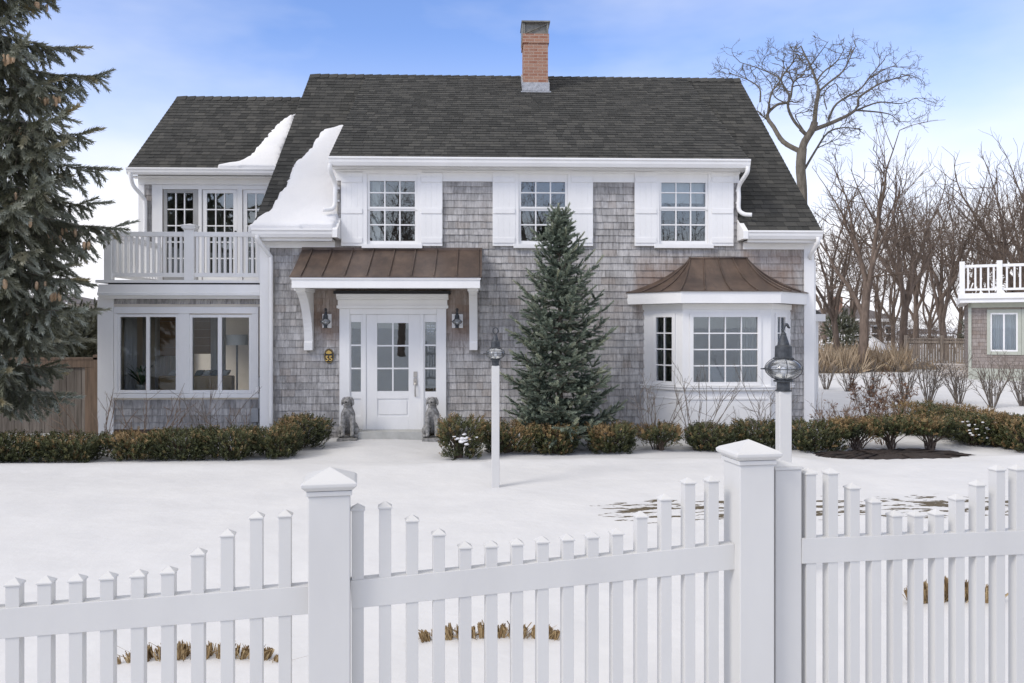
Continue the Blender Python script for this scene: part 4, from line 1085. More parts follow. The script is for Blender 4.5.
for (px, w), lb in zip(((124, 9), (141, 9), (214, 6), (221, 8)), cl):
    x0, x1 = X_(px-w/2, 1.9), X_(px+w/2, 1.9); n = 24
    cu = thing('curtain', lb, 'curtain', (x0, 1.9, zfl)); m = MB()
    pts = [(x0+(x1-x0)*i/n, 1.9+.05*sin(i*1.9)) for i in range(n+1)]
    for (xa_, ya_), (xb_, yb_) in zip(pts, pts[1:]): m.quad((xa_, ya_, zfl+.02), (xb_, yb_, zfl+.02), (xb_, yb_, zdk-.25), (xa_, ya_, zdk-.25))
    o = m.build('cloth', M['curtain'], cu, smooth=True); so_ = o.modifiers.new('thick', 'SOLIDIFY'); so_.thickness = .006
xp_, zp_ = X_(141.5, .8), Z_(141.5, 390, .8)
pp = thing('potted_palm', 'leafy green palm in a grey pot inside the left sunroom window', 'potted plant', (xp_, .8, zp_-.05))
MB().lathe([(0, -.05), (.085, -.05), (.10, .10), (.09, .11), (.08, .09), (0, .09)], (xp_, .8, zp_), 16).build('pot', M['pot'], pp, smooth=True)
MB().box(xp_-.5, xp_+.4, .6, 1.0, zp_-.09, zp_-.052).build('stand_top', M['floorwood'], pp)
fr_ = MB()
for i in range(26):
    a = 2*pi*i/26*1.6 + i; L_ = random.uniform(.28, .46); up_ = random.uniform(.18, .42)
    prev = None
    for k in range(7):
        t_ = k/6; r_ = L_*t_; p = Vector((xp_ + r_*cos(a), .8 + r_*sin(a)*.8, zp_+.09 + up_*sin(t_*2.0))); w_ = .016*sin(pi*min(1, t_*.9+.1))+.002
        sd = Vector((-sin(a), cos(a), 0))*w_
        if prev: fr_.quad(prev[0]-prev[1], prev[0]+prev[1], p+sd, p-sd)
        prev = (p, sd)
fr_.build('fronds', plain('palm_leaf', (.05, .10, .04), .5), pp)
MB().box(xp_-.45, xp_+.35, .62, .98, zfl, zp_-.091).build('cabinet', M['floorwood'], pp)

# curtains drawn over most of the sunroom's side opening, an armchair and drape behind the bay
for k, (y0_, y1_) in enumerate(((YS+.55, 1.3), (2.2, 3.3))):
    cu = thing('curtain', ['pale curtain over the front half of the sunroom side window', 'pale curtain over the back half of the sunroom side window'][k], 'curtain', (SX0+.2, y0_, zfl)); m = MB(); n = 30
    pts = [(SX0+.2+.04*sin(i*1.7), y0_+(y1_-y0_)*i/n) for i in range(n+1)]
    for (xa_, ya_), (xb_, yb_) in zip(pts, pts[1:]): m.quad((xa_, ya_, zfl+.02), (xb_, yb_, zfl+.02), (xb_, yb_, zdk-.25), (xa_, ya_, zdk-.25))
    o = m.build('cloth', M['drape'], cu, smooth=True); q = o.modifiers.new('thick', 'SOLIDIFY'); q.thickness = .006
a, b, c, d = RC(709, 366, 736, 392, .9)
ac = thing('armchair', 'pale cream armchair back seen low through the middle of the bay window', 'armchair', (a, .9, zfl))
MB().box(a, b, .9, 1.1, zfl+.2, d).build('backrest', M['drape'], ac, bevel=.06); MB().box(a-.02, b+.02, 1.105, 1.6, zfl+.15, zfl+.5).build('seat', M['drape'], ac, bevel=.05)
for px0, px1, lb in ((739, 757, 'pale drape hanging at the right side inside the bay window'), (652, 664, 'grey drape inside the left angled bay window')):
    x0, x1 = X_(px0, .25), X_(px1, .25); n = 22
    cu = thing('curtain', lb, 'curtain', (x0, .25, zfl)); m = MB()
    pts = [(x0+(x1-x0)*i/n, .25+.035*sin(i*1.8)) for i in range(n+1)]
    for (xa_, ya_), (xb_, yb_) in zip(pts, pts[1:]): m.quad((xa_, ya_, zfl+.3), (xb_, yb_, zfl+.3), (xb_, yb_, 2.3), (xa_, ya_, 2.3))
    o = m.build('cloth', M['curtain'], cu, smooth=True); q = o.modifiers.new('thick', 'SOLIDIFY'); q.thickness = .006
# ------------------------------------------------------------------ plants
def seg_mesh(name, segs, mt, parent, sides=5, ext=.15):
    S = np.array(segs, dtype=np.float64)
    p0, p1, r0, r1 = S[:, 0:3], S[:, 3:6], S[:, 6], S[:, 7]
    d = p1-p0; L = np.linalg.norm(d, axis=1, keepdims=True); L[L == 0] = 1e-6; t = d/L
    p1 = p1 + t*(r1[:, None]*ext*2)
    ref = np.where(np.abs(t[:, 2:3]) < .9, np.array([[0, 0, 1.]]), np.array([[1., 0, 0]]))
    u = np.cross(t, ref); u /= np.linalg.norm(u, axis=1, keepdims=True); w = np.cross(t, u)
    a = np.arange(sides)*2*pi/sides
    ring = u[:, None, :]*np.cos(a)[None, :, None] + w[:, None, :]*np.sin(a)[None, :, None]
    A = p0[:, None, :] + ring*r0[:, None, None]; B = p1[:, None, :] + ring*r1[:, None, None]
    V = np.concatenate([A, B], 1).reshape(-1, 3)
    k = np.arange(sides); q = np.stack([k, (k+1) % sides, sides+(k+1) % sides, sides+k], -1)
    F = (q[None] + (np.arange(len(S))*2*sides)[:, None, None]).reshape(-1, 4)
    return np_mesh(name, V, F, mt, parent, smooth=True)

def basis(dirs, roll):
    t = dirs/np.linalg.norm(dirs, axis=1, keepdims=True)
    ref = np.where(np.abs(t[:, 2:3]) < .95, np.array([[0, 0, 1.]]), np.array([[1., 0, 0]]))
    u = np.cross(ref, t); u /= np.linalg.norm(u, axis=1, keepdims=True); w = np.cross(t, u)
    c, s_ = np.cos(roll)[:, None], np.sin(roll)[:, None]
    return np.stack([t, u*c + w*s_, w*c - u*s_], 1)          # rows: local x, y, z axes
def scatter(name, T, F, pos, dirs, scale, tint, mt, parent, roll=None):
    pos = np.asarray(pos, float); dirs = np.asarray(dirs, float); n = len(pos)
    roll = rng.uniform(0, 2*pi, n) if roll is None else roll
    B = basis(dirs, roll)
    V = np.einsum('vk,nkj->nvj', T, B)*np.asarray(scale, float)[:, None, None] + pos[:, None, :]
    FF = (F[None] + (np.arange(n)*len(T))[:, None, None]).reshape(-1, F.shape[1])
    return np_mesh(name, V.reshape(-1, 3), FF, mt, parent, attr=np.repeat(np.asarray(tint, float), len(T)))
def needle_template(k=30, length=1., nl=.26, w=.045, seed=0, ang=.75):
    r = np.random.default_rng(seed); V = []; F = []
    for i in range(k):
        x = length*(i+.5)/k*.96 + .02; a = i*2.4 + r.uniform(-.3, .3); th = ang*r.uniform(.8, 1.2)*(1-.45*(x/length)**3); l_ = nl*r.uniform(.8, 1.15)*(1 if x < .85*length else .8)
        dx, dr = cos(th)*l_, sin(th)*l_; sx, sy = -sin(a)*w, cos(a)*w
        n = len(V); V += [(x, sx, sy), (x, -sx, -sy), (x+dx, cos(a)*dr, sin(a)*dr)]; F.append((n, n+1, n+2))
    for (sy, sz) in ((.03, 0), (0, .03)):       # stem
        n = len(V); V += [(0, sy, sz), (0, -sy, -sz), (length, 0, 0)]; F.append((n, n+1, n+2))
    return np.array(V), np.array(F)
NT_, NF_ = needle_template(34, 1., .30, .055)
NT2, NF2 = needle_template(20, 1., .30, .06, 3, .85)

def spruce(root, base, H, R0, nwh, mat, droop, curl, sprig, dens, seed, zmin=.12, profile=None, per=8, hang=.3, lj=(.72, 1.12)):
    """whorled conifer: limbs, side twigs, sprigs of needles; returns nothing, builds parts under root"""
    r = np.random.default_rng(seed); segs = []; pos = []; dirs = []; sc = []; tint = []; tips = []
    b = np.array(base, float)
    for i in range(14):
        z0, z1 = H*i/14, H*(i+1)/14; segs.append([*(b+[0, 0, z0]), *(b+[0, 0, z1]), .028*H*.55*(1-i/14)+.008, .028*H*.55*(1-(i+1)/14)+.006])
    trunk = list(segs); segs = []
    def add(p, d, s_, ti): pos.append(p); dirs.append(d); sc.append(s_*r.uniform(.8, 1.2)); tint.append(np.clip(ti+r.normal(0, .13), 0, .97))
    for w_ in range(nwh):
        f = (w_+r.uniform(-.2, .2))/nwh; f = min(max(f, 0), .985); z = zmin*H + (H-zmin*H)*f
        Lw = (profile(f) if profile else (1-f)**.8)*R0
        n = max(4, int(per*(1-.35*f)))
        for k in range(n):
            az = 2*pi*k/n + w_*1.1 + r.uniform(-.25, .25); L_ = Lw*r.uniform(*lj)
            if L_ < .12: L_ = .12
            hd_ = np.array([cos(az), sin(az), 0]); p = b + [0, 0, z]; m_ = max(4, int(L_/.12)); pr = p
            pts = [p]
            for j in range(1, m_+1):
                t_ = j/m_; zz = -droop*L_*(t_**1.2)*(1-.25*f) + curl*L_*t_**3 + f*f*.9*L_*t_
                q = p + hd_*L_*t_ + [0, 0, zz] + r.normal(0, .012, 3); pts.append(q)
            for j in range(m_):
                segs.append([*pts[j], *pts[j+1], .006+.013*L_*(1-j/m_), .005+.013*L_*(1-(j+1)/m_)])
            side = np.array([-hd_[1], hd_[0], 0])
            for j in range(m_):
                t_ = (j+.5)/m_
                if t_ < .12: continue
                d = pts[j+1]-pts[j]; d = d/np.linalg.norm(d); c = (pts[j]+pts[j+1])/2
                for sg in (-1, 1):
                    tl = L_*.52*(1-t_)**.7*(.5+.5*min(1, t_*4)) + .07
                    td = d*.75 + side*sg*.8 + np.array([0, 0, -hang*(1-.4*t_)]) + r.normal(0, .12, 3); td /= np.linalg.norm(td)
                    ns = max(1, int(tl/(sprig*.55)*dens)); prev = c
                    for q_ in range(ns):
                        pp_ = c + td*tl*(q_/ns) + np.array([0, 0, -hang*.35*tl*(q_/ns)**2])
                        add(pp_, td + r.normal(0, .22, 3), sprig, .36 + .30*(q_ == ns-1)*(t_ > .3))
                        if q_ % 2 == 0 and ns > 1: 
                            sd2 = td*.6 + np.cross(td, [0, 0, 1])*r.choice([-1, 1])*.7 + [0, 0, -hang*r.uniform(.2, 1.3)]; add(pp_, sd2, sprig*.85, .38)
                    if tl > .2: segs.append([*c, *(c+td*tl*.9), .005, .003])
                add(c, d+r.normal(0, .15, 3), sprig, .5)
                if r.random() < .6: add(c, d*.5+np.array([0, 0, -1.])*hang*2+r.normal(0, .3, 3), sprig, .35)
            add(pts[-1], pts[-1]-pts[-2], sprig*1.1, .85); tips.append((pts[-1], hd_))
    for j in range(8): add(b+[0, 0, H*(.93+.07*j/8)], np.array([r.normal(0, .15), r.normal(0, .15), 1.]), sprig*1.1, .7)
    seg_mesh('trunk', trunk, M['bark'], root, 10); seg_mesh('limbs', segs, M['bark'], root, 4)
    T, F = (NT_, NF_) if sprig < .2 else (NT2, NF2)
    scatter('needles', NT_, NF_, pos, dirs, sc, tint, mat, root)
    return tips, pos

# small blue spruce before the wall
c = G(549, 429, -.05); sb = (c.x, -1.25, gz(c.x, -1.25)-.03)
t = thing('spruce_tree', 'young conical blue spruce growing against the shingled front wall', 'tree', sb)
Hs = (HY-215)*(13.05)/FOC + CAM.z - sb[2]
spruce(t, sb, Hs, 1.04, 21, M['spruce2'], .02, .26, .165, .82, 5, .07, lambda f: float(np.interp(f, (0, .12, .35, .58, .78, .86, .93, 1), (.88, .88, .76, .57, .35, .18, .09, .04)))*(1+.06*sin(f*40)), 9, .05, (.60, 1.14))
# tall dark spruce at the left edge
bx = W(-14, HY, 12.4); lb = (bx.x, bx.y, gz(bx.x, bx.y)-.05)
t = thing('spruce_tree', 'tall dark spruce with hanging limbs and tan cones at the left edge', 'tree', lb)
tips, npos = spruce(t, lb, 11.2, 2.0, 22, M['spruce'], .42, .18, .29, .88, 21, .10, lambda f: float(np.interp(f, (0, .10, .20, .29, .40, .50, .65, 1), (.56, .66, .76, .88, .80, .70, .58, .06)))*(.94+.10*sin(f*52)), 8, 1.15, (.62, 1.12))
# cones hang in clusters from the outer sprays
rr = random.Random(3)
cand = [p for p in npos if p[2] > 2.2 and p[1] < lb[1]+.5 and math.hypot(p[0]-lb[0], p[1]-lb[1]) > .8 and p[0] > lb[0]-.3]
cm = MB().lathe([(0, -.14), (.018, -.125), (.027, -.075), (.023, -.02), (.006, 0), (0, 0)], (0, 0, 0), 7)
cone0 = None; ncone = 0
for p in rr.sample(cand, min(34, len(cand))):
    for k in range(rr.randint(2, 4)):
        if ncone >= 95: break
        q = Vector(p) + Vector((rr.uniform(-.12, .12), rr.uniform(-.18, .0), -.06)) - ORG[t.name]
        if cone0 is None: cone0 = c1 = cm.build('cone', M['cone'], None, smooth=True); c1.parent = t
        else: c1 = cone0.copy(); COL.objects.link(c1)
        c1.location = q; c1.scale = [rr.uniform(.8, 1.15)]*3; ncone += 1

# ---- clipped yew and boxwood shrubs along the house
def leaf_template(seed, n=11):
    r = np.random.default_rng(seed); V = []; F = []
    for i in range(n):
        x = .1 + .9*i/n; a = i*2.4; th = r.uniform(.55, 1.0); l_ = .34*r.uniform(.8, 1.1); w = .085
        dirv = np.array([cos(th), cos(a)*sin(th), sin(a)*sin(th)]); sd = np.cross(dirv, [1, 0, 0]); sd /= np.linalg.norm(sd)
        p = np.array([x, 0, 0]); k = len(V); V += [p, p+dirv*l_*.55+sd*w, p+dirv*l_, p+dirv*l_*.55-sd*w]; F.append((k, k+1, k+2, k+3))
    return np.array(V), np.array(F)
LT, LF = leaf_template(2)
def hedge_proto(label, loc, sx, sy, sz, n, seed, rustside=0., low=0., rust=.12):
    """clipped shrub: box-ish crown of upright leafy shoots over bare stems"""
    root = thing('hedge_shrub', label, 'shrub', loc, 'clipped shrubs around the house'); r = np.random.default_rng(seed)
    b = np.array(loc, float); pos = []; dirs = []; tint = []
    while len(pos) < n:
        q = r.uniform(-1, 1, 3)
        rad = (abs(q[0])**3.4 + abs(q[1])**3.4 + abs(q[2])**4.0)**(1/3.5)
        lump = 1 + .12*sin(q[0]*5+seed) + .09*sin(q[1]*6+seed*2) + .07*sin(q[0]*11+seed)
        if rad > lump*1.0 or (rad < .60*lump and r.random() < .72): continue
        if q[2] < -.35 and r.random() < .25+low: continue
        narrow = 1 - .20*(1-(q[2]+1)/2)
        p = b + [q[0]*sx*narrow, q[1]*sy*narrow, low*.35*sz + (q[2]+1)/2*sz*(1-low*.35)]; pos.append(p)
        dirs.append([q[0]*.7+r.normal(0, .3), q[1]*.7+r.normal(0, .3), .75+r.normal(0, .3)])
        top = max(0, q[2])
        ti = .30 + r.normal(0, .15) + .16*top + rust*(1.2*top + .7*sin(q[0]*3.1+seed*1.7) + rustside*q[0])
        if r.random() < .09+rust*.5: ti += .38
        tint.append(np.clip(ti, 0, 1))
    scatter('foliage', LT, LF, pos, dirs, r.uniform(.07, .11, len(pos)), tint, M['yew'], root)
    segs = []
    for k in range(26):
        a = r.uniform(0, 2*pi); e = b + [cos(a)*sx*r.uniform(.2, .95), sin(a)*sy*r.uniform(.2, .95), sz*r.uniform(.5, .95)]
        m_ = b + (e-b)*[.35, .35, .55]; segs += [[*(b+[r.normal(0, .03), r.normal(0, .03), -.03]), *m_, .013, .009], [*m_, *e, .009, .004]]
    seg_mesh('stems', segs, M['barkbrown'], root, 5)
    if 'snow' in label and 'gap' not in label:      # small pockets of snow caught in the twigs
        V = []; F = []; far = 'dust' in label
        for k in range(44 if far else 20):
            if far: q = np.array([r.uniform(-.85, .85)*sx, -sy*r.uniform(.6, .99), sz*r.uniform(.35, .95)]); rad = r.uniform(.008, .019)
            else: q = np.array([r.normal(.06, .07), -sy*r.uniform(.92, 1.0), sz*.58+r.normal(0, .035)]); rad = r.uniform(.012, .028)
            k0 = len(V); ni, nj = 5, 8
            for i in range(ni+1):
                for j in range(nj):
                    th, ph = pi*i/ni, 2*pi*j/nj; m_ = 1+.3*sin(3*ph+k)*sin(th)
                    V.append(b+q+[rad*1.5*m_*sin(th)*cos(ph), rad*m_*sin(th)*sin(ph), rad*.7*cos(th)])
            for i in range(ni):
                for j in range(nj): F.append((k0+i*nj+j, k0+i*nj+(j+1) % nj, k0+(i+1)*nj+(j+1) % nj, k0+(i+1)*nj+j))
        o_ = np_mesh('snow', V, F, M['snow'], root, smooth=True); o_['kind'] = 'stuff'
    return root
def hat(px, pyb): 
    c = G(px, pyb, -.02); return c
hl = [  # px left, px right, py base, py top, label, low, rust
 (-32, 52, 463, 435.5, 'dark clipped shrub at the far left edge in front of the wooden fence', 0, .05),
 (36, 104, 462, 434, 'dark green clipped shrub before the wooden fence, left of the snowy gap', 0, .08),
 (108, 162, 460, 432, 'clipped shrub with rusty orange left side below the sunroom corner', 0, .34),
 (150, 212, 460, 430, 'green clipped shrub under the left sunroom window', 0, .06),
 (200, 262, 459, 428, 'green clipped shrub under the right sunroom window', 0, .08),
 (248, 306, 457.5, 427, 'clipped shrub in front of the white downspout corner', 0, .10),
 (272, 330, 449, 416, 'taller rounded shrub ending the left hedge by the door path', 0, .16),
 (435.5, 483, 457, 416.5, 'boxy shrub with a pocket of snow standing right of the front door', 0, .20),
 (478, 536, 452.5, 422, 'brownish clipped shrub directly behind the lone lamp post', 0, .26),
 (533, 579, 453, 425, 'clipped shrub with rusty top at the foot of the blue spruce', 0, .30),
 (587, 638, 452.5, 424, 'reddish clipped shrub just right of the blue spruce', 0, .30),
 (639, 684, 450.5, 425, 'thin sparse brown shrub with snow gaps below the bay window', .5, .38),
 (682, 740, 451, 425, 'dense dark shrub below the middle of the bay window', 0, .05),
 (730, 784, 450, 421, 'dark shrub behind the tall fence post', 0, .06),
 (782, 842, 452, 421, 'dark green shrub right of the big lantern post', 0, .05),
 (834, 878, 451.5, 419, 'orange brown winter burnt shrub over the dark mulch', .7, .55),
 (868, 914, 451.5, 417, 'green shrub on a bare stem over the dark mulch', .8, .12),
 (904, 956, 451.5, 416, 'broad green shrub with golden top at the right end of the mulch', .8, .24),
 (944, 1003, 447, 415, 'spreading shrub dusted with snow near the right picket fence end', .2, .14),
 (990, 1050, 446, 418, 'snow dusted green shrub at the far right edge of the hedge', .1, .10),
]
for i, (pa, pb, yb, yt, lb_, low, rust) in enumerate(hl):
    pc = (pa+pb)/2; c = hat(pc, yb-1); dep = (c-CAM).dot(FW); hw = (pb-pa)/2*dep/FOC*.98
    sy_ = min(.42, hw*.9); y0 = c.y + sy_*.8; z0 = gz(c.x, y0)-.02
    hgt = CAM.z - (yt-HY)*(dep+sy_)/FOC - z0
    hedge_proto(lb_, (c.x + (c.x)*sy_*.8/dep, y0, z0), hw, sy_, hgt*.93, int(1350*max(.6, hw/.45)*(.6 if 'thin' in lb_ else 1)), 40+i, .6 if i in (2,) else (-.6 if i == 2 else 0), low, rust)
# second hedge running back on the right
for i, (px, dep, top, lb_) in enumerate(((922, 14.6, 402, 'green shrub at the back left of the side hedge beside dried flower stems'), (948, 14.2, 404, 'green shrub second along the side hedge behind the front row'), (975, 13.7, 409, 'rust tipped shrub in the middle of the side hedge'), (1000, 13.1, 413, 'green shrub of the side hedge below the bare vase shaped bush'), (1026, 12.6, 417, 'shrub of the side hedge cut by the right edge'))):
    p = W(px, HY, dep); z0 = gz(p.x, p.y); hgt = CAM.z-(top-HY)*dep/FOC-z0
    hedge_proto(lb_, (p.x, p.y, z0-.02), .42, .42, hgt*.95, 1000, 80+i, 0, 0, .28)

# ---- bare twigs
def bare_shrub(name, label, cat, loc, n, H, spread, mt, seed, r0=.008, kids=3, group=None, lean=.0, curve=.3):
    root = thing(name, label, cat, loc, group); r = np.random.default_rng(seed); segs = []
    b = np.array(loc, float)
    def stem(p, d, L_, rad, lv):
        m_ = 5 if lv == 0 else 3
        for j in range(m_):
            d = d + r.normal(0, .09, 3) + np.array([0, 0, curve*.1]); d /= np.linalg.norm(d)
            q = p + d*L_/m_; segs.append([*p, *q, rad*(1-j/m_*.5), rad*(1-(j+1)/m_*.5)])
            if lv < 2 and j >= (1 if lv == 0 else 0) and kids:
                for _ in range(r.integers(0, kids)):
                    dd = d + r.normal(0, .45, 3); dd[2] = abs(dd[2])*.9+.1; stem(q, dd/np.linalg.norm(dd), L_*r.uniform(.2, .42), rad*.55, lv+1)
            p = q
    for k in range(n):
        a = r.uniform(0, 2*pi); t_ = spread*sqrt(r.uniform(0.02, 1)); d = np.array([cos(a)*t_+lean, sin(a)*t_, 1.]); d /= np.linalg.norm(d)
        stem(b + [cos(a)*.05*spread*2, sin(a)*.05*spread*2, -.03], d, H*r.uniform(.7, 1.05), r0*r.uniform(.8, 1.2), 0)
    seg_mesh('branches', segs, mt, root, 4)
    return root, segs
tw = [(100, -2.0, .95, 9, .9, 'bare tan twiggy bush before the right end of the wooden fence', .1), (147, -1.6, .85, 9, .8, 'bare twiggy bush below the left sunroom window', .15),
      (212, -1.6, .95, 8, .7, 'bare bush with arching dark stems below the right sunroom window', 0), (241, -1.4, .7, 6, .7, 'small bare bush near the meter box', 0),
      (657, -1.55, .95, 9, .55, 'bare twiggy bush at the left foot of the bay window', .0), (697, -1.6, 1.12, 10, .55, 'tallest bare bush with seed heads below the bay window', .1), (757, -1.4, .85, 5, 1.0, 'sparse low arching bush below the right of the bay window', -.5),
      (775, -1.5, 1.05, 4, .5, 'few bare stems between bay window and lantern post', -.3)]
for i, (px, y_, H, n, sp, lb_, ln) in enumerate(tw):
    x_ = X_(px, y_); bare_shrub('bare_shrub', lb_, 'bush', (x_, y_, gz(x_, y_)), n, H*1.05, sp, M['twig'] if i in (0, 1, 3) else M['twiggray'], 200+i, .0075, 3, 'leafless bushes against the house', ln)
vs = [(826, 387, 10, .8, 'faint bare bush nearest the house corner beyond the hedge'), (848, 389, 12, .8, 'bare bush second from the house corner beyond the hedge'), (872, 394, 14, .85, 'bare bush behind the dried flower heads'),
      (905, 396, 16, .92, 'narrow upright bare bush left of the big vase shaped one'), (929, 400, 20, 1.02, 'big vase shaped bare bush in the snow before the far fence'), (959, 401, 18, 1.0, 'vase shaped bare bush before the lattice'), (992, 404, 20, 1.06, 'vase shaped bare bush before the neighbour window'), (1023, 403, 18, 1.05, 'bare bush cut by the right edge')]
for i, (px, py, n, H, lb_) in enumerate(vs):
    c = G(px, py, 0); bare_shrub('vase_shrub', lb_, 'bush', (c.x, c.y, gz(c.x, c.y)-.02), n+6, H*1.05, .42, M['twiggray'], 230+i, .011, 3, 'vase shaped bare bushes in the snow', 0, .2)
# dried flower shrubs
def leaf_clusters(root, segs, n, seed, size, mt):
    r = np.random.default_rng(seed); ends = np.array([s_[3:6] for s_ in segs if s_[7] < .006]); pick = ends[r.integers(0, len(ends), n)]
    pos = np.repeat(pick, 3, 0) + r.normal(0, .02, (n*3, 3)); d = r.normal(0, 1, (n*3, 3)); d[:, 2] = np.abs(d[:, 2])
    scatter('dried_heads', LT, LF, pos, d, r.uniform(size*.7, size*1.2, n*3), r.uniform(0, 1, n*3), mt, root)
ds = [(832, 13.2, .62, 16, .75, 'tan twiggy bush with red brown leaves beside the house corner', 70), (856, 12.9, .60, 16, .8, 'tan twiggy bush behind the orange shrub', 50), (884, 13.3, .62, 18, .75, 'dense tan twiggy bush behind the green stemmed shrub', 40), (868, 15.2, .86, 14, .42, 'dried bush holding dark brown flower heads', 70), (893, 15.4, .84, 12, .4, 'dried bush with brown flower heads near the side hedge', 60)]
for i, (px, dep, H, n, sp, lb_, nl) in enumerate(ds):
    p = W(px, HY, dep); root, sg_ = bare_shrub('dried_shrub', lb_, 'bush', (p.x, p.y, gz(p.x, p.y)), n, H, sp, M['twig'], 260+i, .007, 4, 'dried bushes right of the house')
    leaf_clusters(root, sg_, nl, 270+i, .09 if i > 2 else .055, M['rust'])
# mulch bed under the right hedge
mp = [(812, 450), (830, 448.5), (870, 446.5), (915, 446.5), (958, 449), (975, 452.5), (952, 455.5), (915, 457.5), (880, 457.8), (845, 456.5), (822, 453)]
pts = []
cs = [G(*q) for q in mp]
NP = 72; per = []
for i in range(NP):
    f = i/NP*len(cs); a, b_ = cs[int(f) % len(cs)], cs[(int(f)+1) % len(cs)]; q = a.lerp(b_, f-int(f)); per.append((q.x+.05*sin(i*2.7), q.y+.05*sin(i*3.9)))
cen = (sum(p[0] for p in per)/NP, sum(p[1] for p in per)/NP)
V = []; F = []; K = 8
for k in range(K+1):
    for (x_, y_) in per:
        t_ = k/K; xx_ = cen[0]+(x_-cen[0])*t_; yy_ = cen[1]+(y_-cen[1])*t_; V.append((xx_, yy_, gz(xx_, yy_) + .004 + .035*(1-t_**6)*(1+.6*sin(xx_*31)*sin(yy_*37))))
for k in range(K):
    for i in range(NP): F.append((k*NP+i, k*NP+(i+1) % NP, (k+1)*NP+(i+1) % NP, (k+1)*NP+i))
tag(np_mesh('mulch_bed', V, F, M['mulch'], smooth=True), kind='structure')
# tufts of cut ornamental grass behind the pickets
for (pa, pb, yb, yt, lb_) in ((112, 270, 666, 646, 'low fan of cut straw grass behind the left picket panel'), (422, 560, 641, 622, 'low fan of cut straw grass behind the middle picket panel'), (919, 1010, 604, 582, 'cut straw grass clump behind the right picket panel')):
    pc = (pa+pb)/2; c = G(pc, yb+6); dep = (c-CAM).dot(FW); hw = (pb-pa)/2*dep/FOC
    root = thing('cut_grass_clump', lb_, 'grass clump', (c.x, c.y+.1, gz(c.x, c.y)), 'cut grass clumps along the fence'); r = np.random.default_rng(int(pa)+5)
    n = 1700; V = []; F = []; T_ = []
    for k in range(n):
        u_ = r.uniform(-1, 1)
        if sin(u_*17+pa*.3)+.7*sin(u_*41+pa) < -.75: continue
        x_ = c.x + hw*u_; y_ = c.y + .10 + .16*sqrt(max(0, 1-u_*u_))*r.uniform(.35, 1) ; h_ = (.15 if pa > 900 else .085)*(1-.3*u_*u_)*r.uniform(.75, 1.05)*(.78+.3*sin(u_*9+pa)*sin(u_*23+2)); z_ = gz(x_, y_); lx = u_*.03+r.normal(0, .008); w_ = r.uniform(.0016, .0034); ly = r.normal(0, .012)
        if r.random() < .07: lx += r.normal(0, .06); ly -= abs(r.normal(0, .05)); h_ *= 1.15
        a = r.uniform(-.6, .6); ca, sa = cos(a)*w_, sin(a)*w_; k0 = len(V)
        V += [(x_-ca, y_-sa, z_-.02), (x_+ca, y_+sa, z_-.02), (x_+lx+ca, y_+ly+sa, z_+h_), (x_+lx-ca, y_+ly-sa, z_+h_+r.normal(0, .004))]; F.append((k0, k0+1, k0+2, k0+3)); T_ += [r.uniform(0, 1)]*4
    np_mesh('stubble', V, F, M['straw'], root, attr=T_)

# ---- bare winter trees
def limb_segs(pts, r0, r1, segs):
    m_ = len(pts)-1
    for j in range(m_): segs.append([*pts[j], *pts[j+1], r0+(r1-r0)*j/m_, r0+(r1-r0)*(j+1)/m_])
def twigs(p, d, L_, rad, lv, r, segs, maxlv, up=.15, nk=(2, 4), wig=.22, rmin=.006, spread=.75):
    m_ = 4 if lv < 2 else 3; pts = [p]
    for j in range(m_):
        d = d + r.normal(0, wig, 3) + np.array([0, 0, up*.3]); d = d/np.linalg.norm(d); q = pts[-1] + d*L_/m_; pts.append(q)
        if lv < maxlv and (j >= 1 or lv == 0):
            for _ in range(r.integers(*nk) if j < m_-1 else r.integers(nk[0], nk[1]+1)):
                dd = d + r.normal(0, spread, 3)*.8 + np.array([0, 0, up]); dd /= np.linalg.norm(dd)
                twigs(q, dd, L_*r.uniform(.42, .72), max(rad*.5, rmin), lv+1, r, segs, maxlv, up, nk, wig, rmin, spread)
    limb_segs(pts, max(rad, rmin), max(rad*.6, rmin*.7), segs)
def split_tree(root, segs, mt, thr):
    tr_ = [s_ for s_ in segs if s_[6] >= thr]; br_ = [s_ for s_ in segs if s_[6] < thr]
    seg_mesh('trunk', tr_, mt, root, 9, .35); seg_mesh('crown', br_, mt, root, 3)
